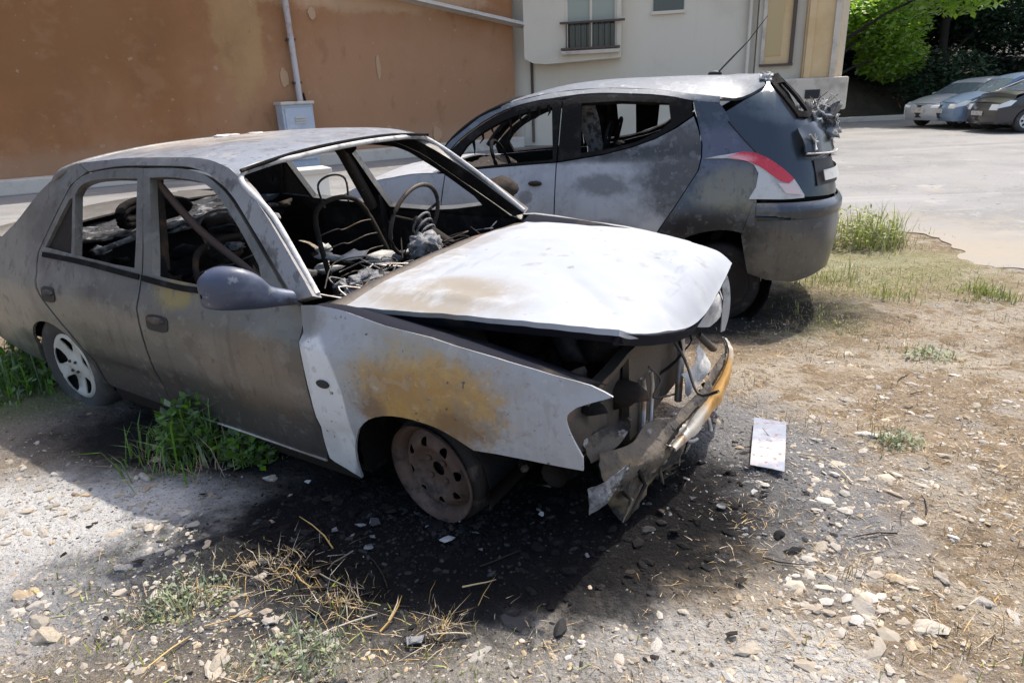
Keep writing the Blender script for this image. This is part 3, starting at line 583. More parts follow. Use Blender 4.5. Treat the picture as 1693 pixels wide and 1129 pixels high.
lump('engine_block', (.15, .05, .55), (.26, .30, .17), SOOTB, sed, seed=1, sub=4, rough=.3)
lump('engine_block', (.25, .35, .52), (.16, .18, .15), SOOT, sed, seed=2, rough=.4)
box('radiator', (.515, .06, .50), (.03, .62, .34), M('scorched_radiator', (.10, .078, .06), .7, .2, layers=[((.19, .145, .10), 'noise', 3, .5, .7), ((.03, .03, .03), 'noise', 6, .52, .68)], bump=(70, .5, .006)), sed, jit=.012)
box('radiator', (.50, -.36, .50), (.02, .16, .30), CHAR_METAL, sed, jit=.02)
# hood
hood_rows = [[(-.39, -.645, .860), (-.385, -.34, .895), (-.375, 0, .910), (-.385, .34, .905), (-.39, .65, .884)],
             [(0, -.64, .888), (0, -.34, .930), (0, 0, .945), (0, .34, .938), (0, .65, .888)],
             [(.34, -.635, .908), (.34, -.34, .918), (.34, 0, .922), (.34, .34, .915), (.34, .64, .868)],
             [(.56, -.63, .920), (.58, -.34, .872), (.58, 0, .842), (.575, .34, .848), (.56, .63, .822)],
             [(.650, -.615, .918), (.672, -.335, .812), (.682, 0, .722), (.668, .33, .736), (.648, .60, .772)]]
hood = loft('hood', hood_rows, SED_HOOD, sed, th=.018, ni=16, nj=16, inner=HOOD_UNDER, wob=.012, ws=3.2, fine=.003)
for (x0, y0, x1, y1, am, wd2) in ((.66, -.50, .20, -.15, -.010, .03), (.45, .55, .05, .28, -.008, .03), (-.3, -.5, .35, -.56, .006, .025), (-.3, .45, .5, .48, .006, .025), (.62, .1, .35, .2, -.009, .03), (-.34, .1, -.15, -.25, -.007, .025)):
    A_ = Vector((x0, y0)); B_ = Vector((x1, y1)); L_ = (B_-A_).length; D_ = (B_-A_)/L_
    for v in hood.data.vertices:
        q_ = Vector((v.co.x, v.co.y))-A_; t_ = q_.dot(D_)/L_; d_2 = abs(q_.x*D_.y-q_.y*D_.x)
        if -.1 < t_ < 1.1: v.co.z += am*math.exp(-(d_2/wd2)**2)*(1-sstep(abs(t_-.5)*2-.1))
hoodlip = crv([q for q in hood_rows[-1]], 8)
loft('hood_lip', [[Vector(q)+Vector((0, 0, -.012)) for q in hoodlip], [Vector(q)+Vector((-.02, 0, -.05)) for q in hoodlip]], HOOD_UNDER, sed, th=.006, ni=1, nj=1, up=Vector((1, 0, 0)))
hs_edge = crv([r[0] for r in hood_rows], 6)
loft('hood_side_flange', [[Vector(q)+Vector((0, .005, -.012)) for q in hs_edge], [Vector(q)+Vector((0, .03, -.055)) for q in hs_edge]], HOOD_UNDER, sed, th=.005, ni=1, nj=1, up=Vector((0, -1, 0)))
# front structure
for y, x, r in ((.18, .57, .016), (.22, .56, .008), (-.10, .555, .008), (-.17, .55, .010)):
    tube('radiator_support_post', [(x, y, .30), (x+.005, y+.005, .5), (x, y, .70 if y > 0 else .55)], r, BARE if y != .22 else CHAR_METAL, sed)
loft('upper_crossmember', [[(.50+.04*k, y, z) for y, z in ((-.60, .66), (-.40, .68), (-.15, .70), (.2, .71), (.6, .70))] for k in (0, 1)], CHAR_METAL, sed, th=.02, ni=2, nj=4, wob=.012, ws=7)
def crumple(name, rows, mat, wob=.02, ws=8., th=.003, seed=0., ni=5, nj=6):
    return loft(name, rows, mat, sed, th=th, ni=ni, nj=nj, wob=wob, ws=ws, seed=seed, fine=wob*.35, up=Vector((1, 0, .2)))
VAL = M('scorched_valance', (.115, .095, .075), .75, .1, layers=[((.20, .15, .085), 'noise', 4, .52, .64), ((.035, .03, .028), 'noise', 7, .50, .60), ((.28, .265, .25), 'noise', 13, .62, .66)], bump=(30, .9, .012))
crumple('lower_valance', [[(.56, -.56, .46), (.60, -.40, .42), (.62, -.26, .44), (.65, -.1, .39), (.68, .2, .41), (.66, .5, .40)],
                          [(.58, -.58, .38), (.64, -.42, .37), (.68, -.28, .34), (.70, -.12, .345), (.71, .2, .34), (.67, .5, .34)],
                          [(.58, -.56, .31), (.63, -.46, .25), (.66, -.36, .28), (.68, -.22, .27), (.70, .1, .31), (.66, .45, .30)],
                          [(.57, -.54, .25), (.60, -.46, .150), (.63, -.33, .20), (.65, -.2, .24), (.67, .05, .28), (.65, .4, .28)]], VAL, .028, 9, seed=2, ni=8, nj=8)
crumple('torn_sheet', [[(.50, -.58, .50), (.54, -.46, .50), (.56, -.36, .49)], [(.53, -.57, .42), (.58, -.46, .44), (.60, -.38, .50)]], VAL, .02, 9, seed=4)
crumple('torn_sheet', [[(.575, -.70, .42), (.62, -.64, .425), (.655, -.55, .445)], [(.585, -.70, .32), (.625, -.65, .365), (.655, -.57, .42)]], GREY_ASH, .02, 11, seed=5)
crumple('torn_sheet', [[(.60, .10, .46), (.62, .22, .47), (.60, .34, .50)], [(.63, .12, .36), (.66, .24, .38), (.64, .36, .40)]], WHITE_ASH, .03, 9, seed=6)
crumple('headlamp_shell', [[(.50, .46, .70), (.54, .56, .70), (.55, .66, .68)], [(.56, .44, .62), (.60, .55, .60), (.60, .67, .60)], [(.56, .46, .52), (.60, .56, .50), (.59, .68, .52)]], WHITE_ASH, .02, 12, seed=7)
crumple('headlamp_shell', [[(.42, -.66, .70), (.44, -.54, .71), (.45, -.42, .69)], [(.47, -.66, .58), (.50, -.54, .56), (.50, -.42, .57)], [(.50, -.64, .48), (.52, -.54, .46), (.52, -.42, .48)]], CHAR_METAL, .03, 9, seed=8)
BEAM = M('bumper_beam_bare', (.42, .39, .34), .5, .4, layers=[((.50, .28, .08), 'patch', (.70, .28, .2), (.3, .24, .3), .5, 8, .4), ((.30, .16, .06), 'noise', 9, .55, .7)], bump=(30, .2, .005))
bp_ = crv([(.63, .70, .36), (.68, .60, .345), (.715, .41, .34), (.73, .17, .345), (.725, -.05, .35), (.715, -.28, .36)], 4)
nb_ = len(bp_); tp = [1-.75*max(0, (i/(nb_-1)-.55)/.45)**1.5 for i in range(nb_)]
loft('bumper_beam', [[q+Vector((-.035, 0, .032*k)) for q, k in zip(bp_, tp)], [q+Vector((.0, 0, .030*k)) for q, k in zip(bp_, tp)], [q+Vector((.004, 0, -.036*k)) for q, k in zip(bp_, tp)]], BEAM, sed, th=.006, ni=2, nj=2, up=Vector((1, 0, 0)), inner=SOOT, wob=.012, ws=9, fine=.004)
loft('fender_edge', [[(.53, .70, .74), (.575, .70, .69), (.60, .69, .60), (.60, .69, .52), (.60, .69, .42)], [(.535, .725, .74), (.60, .725, .69), (.625, .715, .60), (.625, .715, .50), (.61, .715, .42)]], WHITE_ASH, sed, th=.006, ni=2, nj=4, up=Vector((1, 0, 0)))
for pts in ([(.62, .02, .26), (.66, .05, .20), (.67, .13, .17)], [(.62, .12, .26), (.68, .2, .25), (.70, .22, .17)], [(.62, .3, .3), (.68, .33, .24), (.66, .42, .2)]):
    tube('bent_bracket', crv(pts, 3), .009, BARE, sed, seg=6)
V, F = tube_geo([(.35, -.5, .28), (.35, .5, .28)], .05, 10); mesh_obj('subframe', V, F, SOOTB, sed)
rb = random.Random(90)
for k in range(46):
    x = rb.uniform(.15, .60); y = rb.uniform(-.58, .55); z = rb.uniform(.46, .72)
    if k < 26:
        pts = [(x, y, z)]
        for _ in range(3): pts.append((pts[-1][0]+rb.uniform(-.07, .08), pts[-1][1]+rb.uniform(-.12, .12), max(.36, pts[-1][2]+rb.uniform(-.11, .07))))
        tube('burnt_hose', crv(pts, 4), rb.choice([.004, .006, .010, .016]), rb.choice([SOOT, SOOTB, CHAR_METAL, CHAR_METAL, GREY_ASH]), sed, seg=6)
    else:
        lump('burnt_engine_part', (min(x, .54), y, z-.06), (rb.uniform(.03, .09), rb.uniform(.03, .09), rb.uniform(.02, .08)), rb.choice([SOOT, SOOTB, CHAR_METAL, SOOTB]), sed, seed=k*2.1, sub=2, rough=.6)
for k in range(9):
    y = -.55+.12*k; x = .60+.05*math.cos(y*2)
    pts = [(x, y, .34), (x+.02, y+rb.uniform(-.05, .05), .27), (x+rb.uniform(-.02, .05), y+rb.uniform(-.08, .08), .19)]
    tube('melted_strip', pts, [.012, .008, .003], rb.choice([SOOT, VAL, SOOTB]), sed, seg=5)
# mirror
secs = [(-.52, -.775, .925, .040, .028), (-.545, -.835, .945, .046, .040), (-.567, -.87, .972, .058, .062), (-.59, -.92, .993, .066, .074), (-.612, -.965, .998, .066, .072), (-.632, -.995, .994, .056, .060), (-.645, -1.012, .990, .036, .040), (-.648, -1.018, .989, .006, .008)]
mrow = []
for cx, cy, cz_, rx_, rz_ in secs:
    row = []
    for k in range(25):
        a = 2*math.pi*k/24; ca, sa = math.cos(a), math.sin(a); e = .72
        xx = rx_*math.copysign(abs(ca)**e, ca); xx = max(xx, -rx_*.55); row.append((cx+xx, cy, cz_+rz_*math.copysign(abs(sa)**.85, sa)))
    mrow.append(row)
G_ = refine(mrow, 4, 1); V = [q for r in G_ for q in r]; nb = len(G_[0])
V = [q+Vector((.006*nzv(q, 9), 0, .006*nzv(q, 9, 4))) for q in V]
mr = mesh_obj('door_mirror', V, [[i*nb+j, i*nb+j+1, (i+1)*nb+j+1, (i+1)*nb+j] for i in range(len(G_)-1) for j in range(nb-1)], MIRROR_P, sed)
lump('door_mirror', (-.70, .90, .99), (.10, .085, .07), SOOTB, sed, seed=9, rough=.2)
# wheels
def steel_wheel(cx, cz_, sg, yf, rot=0., camber=0.):
    global OFF
    w = empty('wheel', (cx, sg*yf, cz_-.16), (camber, 0, rot)); w.parent = sed; keep = OFF; OFF = Vector((0, 0, 0))
    s = sg
    lathe('rim', [(.186, s*.0), (.186, s*-.012), (.172, s*-.02), (.165, s*-.03), (.150, s*-.05), (.150, s*-.15), (.186, s*-.17)], RUST_RIM, w, 48)
    circ = [(.158*math.cos(a), .158*math.sin(a)) for a in [k*2*math.pi/48 for k in range(48)]]
    holes = []
    for k in range(8):
        a0 = 2*math.pi*k/8+.2; holes.append([(.115*math.cos(a0)+.016*math.cos(a0+b)*1.0, .115*math.sin(a0)+.016*math.sin(a0+b)*1.25) for b in [j*math.pi/5 for j in range(10)]])
    holes.append([(.028*math.cos(b), .028*math.sin(b)) for b in [j*math.pi/6 for j in range(12)]])
    def dm(u, v):
        r = math.hypot(u, v); h = ci(r, [0, .05, .075, .10, .125, .145, .16], [-.045, -.045, -.04, -.018, -.022, -.045, -.055]); return (u, s*h, v)
    panel('disc', circ, holes, dm, RUST_RIM, w, th=.004, step=.02, inner=SOOT, out=lambda p: Vector((0, s, 0)))
    lathe('brake_drum', [(.0, s*-.07), (.13, s*-.07), (.135, s*-.13)], SOOT, w, 32)
    for k in range(4):
        a0 = math.pi/4+k*math.pi/2; lump('wheel_nut', (.05*math.cos(a0), s*-.040, .05*math.sin(a0)), (.011, .009, .011), RUST_RIM, w, sub=2, rough=.05)
    t = lathe('tyre', [(.176, s*-.025), (.197, s*-.035), (.205, s*-.06), (.205, s*-.13), (.19, s*-.17)], BURNT_TYRE, w, 48)
    for v in t.data.vertices:
        v.co *= 1+.05*nzv(v.co, 9)
    OFF = keep; return w
steel_wheel(.02, .350, -1, .775, rot=-.13, camber=.05); steel_wheel(.0, .33, 1, .775)
def cover_wheel(cx, cz_, sg, yf):
    global OFF
    w = empty('wheel', (cx, sg*yf, cz_-.16)); w.parent = sed; keep = OFF; OFF = Vector((0, 0, 0)); s = sg
    circ = [(.178*math.cos(a), .178*math.sin(a)) for a in [k*2*math.pi/60 for k in range(60)]]; holes = []
    for k in range(5):
        a0 = 2*math.pi*k/5+.35
        holes.append([tuple(q) for q in crv([(r*math.cos(a0+d), r*math.sin(a0+d)) for r, d in ((.078, -.12), (.11, -.30), (.148, -.34), (.158, 0), (.148, .34), (.11, .30), (.078, .12))], 2, True)])
    def dm(u, v):
        r = math.hypot(u, v); return (u, s*ci(r, [0, .04, .06, .12, .16, .18], [-.006, -.008, -.018, -.012, .0, -.012]), v)
    panel('wheel_cover', circ, holes, dm, ALLOY, w, th=.006, step=.02, out=lambda p: Vector((0, s, 0)))
    for k in range(4):
        a0 = math.pi/4+k*math.pi/2; lump('wheel_nut', (.036*math.cos(a0), s*-.004, .036*math.sin(a0)), (.008, .008, .008), CHAR_METAL, w, sub=2, rough=.05)
    lathe('rim', [(.0, s*-.05), (.15, s*-.05), (.175, s*-.02), (.18, s*-.01)], SOOT, w, 40)
    prof = [(.176, -.006), (.19, .004), (.22, .012), (.25, .008), (.268, -.01), (.275, -.04), (.275, -.13), (.262, -.165), (.2, -.18)]
    t = lathe('tyre', [(r, s*h) for r, h in prof], TYRE, w, 56)
    flat = -(cz_-.145)
    for v in t.data.vertices:
        if v.co.z < flat:
            d = flat-v.co.z; v.co.z = flat+.004*nzv(v.co, 20); v.co.y += s*d*.55*(1 if v.co.y*s > -.08 else -1); v.co.x *= 1+d*.6
    OFF = keep; return w
cover_wheel(-2.25, .345, -1, .785); cover_wheel(-2.25, .33, 1, .785)
# interior wreck
sw = tube('steering_wheel', [(-.86+.055*math.sin(a)*1.0, .35+.185*math.cos(a), .93+.175*math.sin(a)) for a in [2*math.pi*k/40 for k in range(40)]], .011, CHAR_METAL, sed, closed=True)
tube('steering_column', [(-.86, .35, .925), (-.55, .33, .78)], .03, SOOTB, sw)
for a in (0.3, 2.8, 4.7): tube('spoke', [(-.855, .35, .925), (-.86+.05*math.sin(a), .35+.18*math.cos(a), .93+.17*math.sin(a))], .007, SOOTB, sw, seg=6)
for dz in (0, .03, .06):
    tube('column_ring', [(-.78-.4*dz+.03*math.sin(a), .33+.06*math.cos(a), .86+dz+.055*math.sin(a)) for a in [2*math.pi*k/20 for k in range(20)]], .006, GREY_ASH, sw, closed=True, seg=6)
loft('dashboard', [[(-.46, y, .84) for y in (-.66, -.3, 0, .3, .66)], [(-.60, y, .80+.02*math.sin(y*9)) for y in (-.66, -.3, 0, .3, .66)], [(-.74, y, .72) for y in (-.66, -.3, 0, .3, .66)], [(-.76, y, .5) for y in (-.66, -.3, 0, .3, .66)]], SOOT, sed, th=.01, ni=5, nj=8, wob=.04, ws=8, fine=.012)
for k in range(22):
    y = random.uniform(-.6, .6); x = random.uniform(-.7, -.48); z = .82
    tube('burnt_wire', crv([(x+random.uniform(-.12, .12), y+random.uniform(-.15, .15), z+random.uniform(-.02, .08)) for _ in range(4)], 5), .0035, (BARE, GREY_ASH, SOOTB, CHAR_METAL)[k % 4], sed, seg=5)
def seat(cx, cy, w, zt, back):
    t = tube('seat_frame', crv([(cx, cy-w, .45), (cx-back*.5, cy-w*.95, .72), (cx-back, cy-w*.6, zt), (cx-back, cy+w*.6, zt), (cx-back*.5, cy+w*.95, .72), (cx, cy+w, .45)], 6), .014, SOOTB, sed)
    for k in range(6):
        z = .48+k*.075; xx = cx-back*(z-.45)/(zt-.45)
        tube('seat_spring', crv([(xx, cy-w*.9, z), (xx+.02, cy-w*.4, z+.015), (xx-.02, cy, z-.01), (xx+.02, cy+w*.4, z+.015), (xx, cy+w*.9, z)], 4), .004, CHAR_METAL, t, seg=5)
    tube('headrest_frame', crv([(cx-back, cy-.09, zt), (cx-back-.01, cy-.1, zt+.12), (cx-back-.01, cy, zt+.155), (cx-back-.01, cy+.1, zt+.12), (cx-back, cy+.09, zt)], 5), .006, CHAR_METAL, t, seg=6)
    lump('burnt_cushion', (cx+.22, cy, .42), (.26, w*.95, .07), SOOT, t, seed=cx+cy, rough=.4)
seat(-1.22, .36, .24, .98, .18); seat(-1.22, -.36, .24, .94, .18)
loft('rear_seat_back', [[(-2.02, y, .45) for y in (-.6, -.3, 0, .3, .6)], [(-2.12, y, .70) for y in (-.6, -.3, 0, .3, .6)], [(-2.2, y, .90) for y in (-.6, -.3, 0, .3, .6)]], SOOT, sed, th=.02, ni=5, nj=6, wob=.03, ws=7, fine=.01)
tube('seat_bar', crv([(-2.1, -.60, .90), (-2.14, -.2, .93), (-2.14, .3, .93), (-2.1, .62, .90)], 6), .014, GREY_ASH, sed)
cl_ = crv([(-2.25+.10*math.cos(a*2)*.6, -.18+.20*math.cos(a), .985+.05*math.sin(a)+.004*a) for a in [k*.5 for k in range(26)]], 2)
tube('charred_coil', cl_, .022, SOOT, sed)
for k in range(70):
    c = Vector((random.uniform(-2.3, -1.45), random.uniform(-.62, .6), random.uniform(.55, .94)))
    if c.x > -1.9: c.z = random.uniform(.45, .72)
    if k > 40: c = Vector((random.uniform(-1.35, -.5), random.uniform(-.62, .62), random.uniform(.45, .80)))
    lump('burnt_scrap', c, (random.uniform(.03, .09), random.uniform(.03, .09), random.uniform(.012, .04)), random.choice([SOOT, GREY_ASH, SOOTB, WHITE_ASH]), sed, seed=k*1.3, sub=2, rough=.7)
tube('belt_strap', crv([(-1.49, -.56, 1.26), (-1.37, -.50, 1.05), (-1.24, -.42, .88), (-1.12, -.36, .74)], 5), .017, M('brown_scorched_strap', (.09, .06, .05), .8), sed, seg=6)
for k in range(6):
    y = -.45+.16*k; tube('hanging_wire', crv([(-1.15-.1*k, y, 1.33), (-1.17-.1*k, y+.02, 1.27), (-1.15-.1*k, y-.02, 1.22-random.uniform(0, .06))], 4), .005, SOOT, sed, seg=5)
loft('headliner_shred', [[(-1.35, .50, 1.335), (-1.42, .515, 1.335), (-1.5, .52, 1.335)], [(-1.36, .53, 1.25), (-1.43, .545, 1.22), (-1.5, .55, 1.27)]], SOOT, sed, th=.003, ni=4, nj=4, wob=.02, ws=12, up=Vector((0, -1, 0)))
OFF = Vector((0, 0, 0))
def in_sed(p): return SM @ Vector(p)
ah = lump('ash_heap', (0, 0, .05), (.075, .08, .06), GREY_ASH, None, seed=3, sub=4, rough=.4); ah.location = in_sed((-.565, .06, .84)); tag(ah, 'round heap of grey ash on the burnt dashboard beside the steering wheel', 'ash')
cb = loft('charred_cloth', [[(.015*math.sin(3*i)+.035*i-.07, .06*j-.12, .015+.012*math.sin(i*2.1+j*1.7)) for j in range(5)] for i in range(5)], GREY_ASH, None, th=.01, ni=4, nj=4, wob=.03, ws=14, fine=.008)
cb.location = in_sed((-.56, -.36, .84)); cb.rotation_euler = (SROLL, 0, -.3); tag(cb, 'crumpled grey charred cloth on the dashboard behind the white hood', 'cloth')
lump('cloth_fold', (.0, .0, .02), (.06, .09, .022), GREY_ASH, cb, seed=6, sub=4, rough=.7)

# ------------------------------------------------------------------ burnt hatchback
HP = (1.638, 5.263, .03-.16, 2.877); HG = -.03
hb = empty('burnt_hatchback', (HP[0], HP[1], HP[2]+HG), (0, 0, HP[3])); OFF = Vector((0, 0, -HG))
tag(hb, 'burnt grey blue small hatchback with red tail lamp behind the sedan', 'car', 'burnt out cars')
Z2 = [.0, .2, .35, .55, .7, .85, 1.0, 1.2, 1.4, 1.47, 1.55]; W2 = [.70, .76, .80, .83, .832, .812, .77, .70, .62, .575, .45]
AZ = [.0, .3, .5, .7, .85, 1.0, 1.15, 1.31, 1.45, 1.58]; AV = [.5, .57, .60, .595, .57, .53, .455, .37, .26, .12]
def S2(x, z):
    w = ci(z, Z2, W2); t = max(0, x-1.9)/1.1; return w-.12*t*t
def hm(sg, wob=.004, seed=0.): return lambda u, v: (u, sg*(S2(u, v)+wob*nzv((u, v, 0), 3, seed)), v)
def P2(u, z, off=0.):
    if u < 0: return (-.2-u, ci(z, Z2, W2)+off, z)
    if u > math.pi: return (-.2+(u-math.pi), -ci(z, Z2, W2)-off, z)
    b = ci(z, Z2, W2)+off; a = ci(z, AZ, AV)+off; e = 2/2.6; c, s = math.cos(u), math.sin(u)
    return (-.2-a*abs(s)**e, math.copysign(b*abs(c)**e, c), z)
def hmr(off=0., wob=.0): return lambda u, v: P2(u, v, off+wob*nzv((u, v, 0), 4))
outr = lambda p: Vector((-max(0, -.1-p.x)*3, p.y, 0))
fdo = [(1.132, .28), (1.136, .674), (1.128, 1.062), (1.30, 1.052), (1.60, 1.033), (1.93, 1.008), (1.96, .8), (1.97, .5), (1.93, .28)]
fdf = [(1.126, 1.07), (1.115, 1.468), (1.182, 1.474)]+[tuple(q) for q in crv([(1.30, 1.462), (1.491, 1.415), (1.66, 1.335), (1.83, 1.22), (1.97, 1.09)], 3)]+[(1.95, 1.015), (1.60, 1.04), (1.30, 1.059)]
fdh = [(1.80, 1.035), (1.835, 1.117)]+[tuple(q) for q in crv([(1.78, 1.19), (1.667, 1.275), (1.465, 1.368), (1.30, 1.405), (1.176, 1.425)], 3)]+[(1.150, 1.085), (1.45, 1.065)]
rdo = [(1.124, .28), (1.128, .674), (1.12, 1.062), (.801, 1.108), (.60, 1.155), (.463, 1.20), (.33, 1.265), (.221, 1.336), (.19, 1.26), (.164, 1.17), (.162, 1.085), (.18, 1.0), (.226, .924), (.32, .77), (.405, .64), (.47, .53), (.56, .42), (.60, .28)]
rdf = [(1.115, 1.072), (1.102, 1.466), (1.01, 1.492), (.85, 1.496), (.726, 1.490), (.5, 1.475), (.344, 1.452), (.240, 1.428), (.226, 1.345), (.34, 1.272), (.463, 1.208), (.60, 1.163), (.801, 1.116)]
rdh = [(.962, 1.122), (.972, 1.443), (.7, 1.448), (.385, 1.425), (.365, 1.31), (.45, 1.245), (.585, 1.188), (.75, 1.15)]
arch2 = [(.43, .28), (.40, .40), (.33, .50), (.2, .585), (.02, .625), (-.13, .60), (-.25, .52), (-.31, .40), (-.32, .29)]
qpo = [(.59, .285), (.55, .43), (.46, .54), (.395, .645), (.31, .775), (.217, .928), (.172, 1.0), (.154, 1.085), (.156, 1.17), (.182, 1.265), (.228, 1.44), (.06, 1.41), (.02, 1.36), (-.014, 1.292), (-.10, 1.19), (-.195, 1.085), (-.198, .80), (-.30, .795)]
for sg in (1, -1):
    d = panel('front_door', fdo, [], hm(sg, .004, 1), HB_SIDE, hb, th=.03, inner=SOOT, out=outy)
    panel('window_frame', fdf, [fdh], hm(sg, .003, 2), SOOT, d, th=.035, out=outy)
    if sg > 0: lump('door_handle', (1.27, S2(1.27, .93)+.01, .93), (.05, .02, .018), SOOTB, d, sub=3, rough=.1)
    d = panel('rear_door', rdo, [], hm(sg, .005, 3), HB_SIDE, hb, th=.03, inner=SOOT, out=outy)
    panel('window_frame', rdf, [rdh], hm(sg, .003, 4), SOOT, d, th=.035, out=outy)
    ar = [tuple(q) for q in crv(arch2, 3)]
    qp = [(q[0], q[1]) for q in qpo[:-1]]+[(-.20, .80), (-.26, .50)]
    panel('quarter_panel', [q for q in qpo[:16]]+[(-.199, .80), (-.199, .575)]+[tuple(q) for q in reversed(crv([(.43, .28), (.40, .40), (.33, .50), (.2, .585), (.02, .625), (-.10, .612)], 3))], [], hm(sg, .004, 6), HB_REAR, hb, th=.014, inner=SOOT, out=outy)
    panel('front_fender', [(1.96, .3), (1.98, .5), (1.97, .8), (1.94, 1.0), (2.15, 1.0), (2.6, .93), (2.85, .82), (2.95, .6), (2.9, .35), (2.75, .3), (2.68, .47), (2.55, .58), (2.39, .62), (2.22, .58), (2.09, .45), (2.05, .3)], [], hm(sg, .004, 8), HB_SIDE, hb, th=.012, inner=SOOT, out=outy)
    panel('roof_rail', [(1.985, 1.085)]+[tuple(q) for q in crv([(1.84, 1.23), (1.67, 1.345), (1.495, 1.425), (1.30, 1.47), (1.182, 1.483), (1.01, 1.501), (.85, 1.505), (.726, 1.499), (.5, 1.484), (.344, 1.461), (.235, 1.437), (.06, 1.415)], 2)]+[(.06, 1.455), (.25, 1.478), (.5, 1.515), (.85, 1.535), (1.18, 1.52), (1.5, 1.458), (1.70, 1.37), (1.90, 1.225), (2.02, 1.10)], [], hm(sg, .002), HB_ROOF, hb, th=.02, inner=SOOT, out=outy)
    panel('sill', [(.60, .16), (.60, .275), (1.95, .275), (1.95, .16)], [], lambda u, v: (u, sg*(S2(u, v)-.03), v), SOOT, hb, th=.03, out=outy)
    for cx in (0.03, 2.39):
        G = [[(cx+.37*math.cos(a), sg*y, .26+.37*math.sin(a)) for y in (.30, .6, .785)] for a in [math.pi*k/10 for k in range(-3, 14)]]
        loft('wheel_housing', G, SOOT, hb, th=.004, ni=1, nj=1)
# roof skin
def re_(x): return ci(x, [-.02, .25, .5, .85, 1.18, 1.5, 1.70, 1.90, 2.02], [1.44, 1.478, 1.515, 1.535, 1.52, 1.458, 1.37, 1.225, 1.10])
def rc_(x): return ci(x, [-.25, .1, .5, .9, 1.2, 1.45, 1.55], [1.575, 1.592, 1.597, 1.592, 1.56, 1.495, 1.455])
rows = []
for i in range(25):
    x = -.02+i*(1.5/24); row = []
    for j in range(17):
        t = j/8-1; e = re_(x); w = S2(x, e)
        row.append(Vector((x+(.04*(1-t*t)*sstep((x-1.2)/.3)), w*t, e+(rc_(x)-e)*(1-abs(t)**3))))
    rows.append(row)
loft('roof', rows, HB_ROOF, hb, th=.015, ni=1, nj=1, inner=SOOT)
tube('windscreen_channel', crv([(2.02, .64, 1.09), (1.9, .63, 1.23), (1.72, .60, 1.36), (1.52, .56, 1.45), (1.53, .3, 1.475), (1.54, 0, 1.48), (1.53, -.3, 1.475), (1.52, -.56, 1.45), (1.72, -.60, 1.36), (1.9, -.63, 1.23), (2.02, -.64, 1.09)], 4), .022, SOOT, hb)
sp = loft('spoiler', [[(.06, y, 1.44+.145*(1-abs(y/.60)**3)) for y in (-.60, -.45, -.2, 0, .2, .45, .60)], [(-.08, y*.95, 1.45+.135*(1-abs(y/.60)**3)) for y in (-.60, -.45, -.2, 0, .2, .45, .60)], [(-.22, y*.87, 1.50+.085*(1-abs(y/.60)**3)+.012*math.sin(y*14)) for y in (-.60, -.45, -.2, 0, .2, .45, .60)]], HB_ROOF, hb, th=.02, ni=4, nj=5, inner=SOOT, wob=.012, ws=6)
lump('melted_lip', (-.23, .38, 1.55), (.05, .10, .03), WHITE_ASH, sp, seed=3, rough=.6); lump('melted_lip', (-.25, .1, 1.575), (.05, .13, .02), MELT, sp, seed=5, rough=.6)
tube('antenna', [(.08, 0, 1.60), (-.12, .0, 1.80), (-.24, 0, 1.96)], [.010, .004, .0025], BLACK_PL, hb, seg=6); lump('antenna_base', (.09, 0, 1.60), (.05, .022, .022), BLACK_PL, hb, sub=3, rough=.05)
# tailgate around the rear glass
tg = [(-.11, 1.19), (-.196, 1.292), (-.22, 1.36), (-.1, 1.43)]+[(u, 1.55) for u in (.15, .6, 1.1, math.pi-1.1, math.pi-.6, math.pi-.15)]+[(math.pi+.1, 1.43), (math.pi+.22, 1.36), (math.pi+.196, 1.292), (math.pi+.11, 1.19), (math.pi-.0, 1.09), (math.pi-.1, .95), (math.pi-.4, .83), (math.pi/2, .80), (.4, .83), (.1, .95), (0, 1.09)]
th_ = [(.50, 1.31), (.30, 1.44), (.16, 1.525), (.7, 1.535), (1.2, 1.54), (math.pi-1.2, 1.54), (math.pi-.7, 1.535), (math.pi-.16, 1.525), (math.pi-.30, 1.44), (math.pi-.50, 1.31), (math.pi-1.0, 1.295), (1.0, 1.295)]
panel('tailgate', tg, [th_], hmr(0, .004), HB_TAIL, hb, th=.02, step=.07, inner=SOOT, out=outr)
panel('lifted_hatch_frame', [(.20, 1.535), (.34, 1.45), (.53, 1.315), (.80, 1.305), (1.07, 1.325), (.98, 1.40), (.90, 1.50), (.86, 1.585), (.5, 1.575)], [[(.60, 1.345), (.42, 1.455), (.36, 1.52), (.72, 1.53), (.78, 1.44), (.86, 1.345)]], hmr(.022, .02), SOOT, hb, th=.02, step=.06, out=outr)
panel('rear_glass_surround', [(.54, 1.30), (.34, 1.43), (.2, 1.52), (.7, 1.53), (1.05, 1.53), (.82, 1.43), (.78, 1.36), (1.0, 1.285)], [], hmr(-.03), SOOT, hb, th=.01, step=.08, out=outr)
panel('rear_bumper', [(-.02, .795), (.4, .80), (1.0, .775), (math.pi/2, .77), (math.pi-1.0, .775), (math.pi-.4, .80), (math.pi+.02, .795), (math.pi+.08, .59), (math.pi+.05, .45), (math.pi+.02, .33), (math.pi-.10, .285), (math.pi-.4, .26), (math.pi/2, .30), (.9, .31), (.4, .26), (.10, .285), (-.02, .33), (-.05, .45), (-.08, .59)], [], hmr(.012, .006), HB_REAR, hb, th=.02, step=.07, inner=SOOT, out=outr)
loft('light_leak_blocker', [[P2(u, z, -.035) for u in [.02+k*.129 for k in range(25)]] for z in (.70, .80, .92)], SOOT, hb, th=.004, ni=1, nj=1, up=Vector((-1, 0, 0)))  # added strip behind the bumper slit, blocks sun leaking through
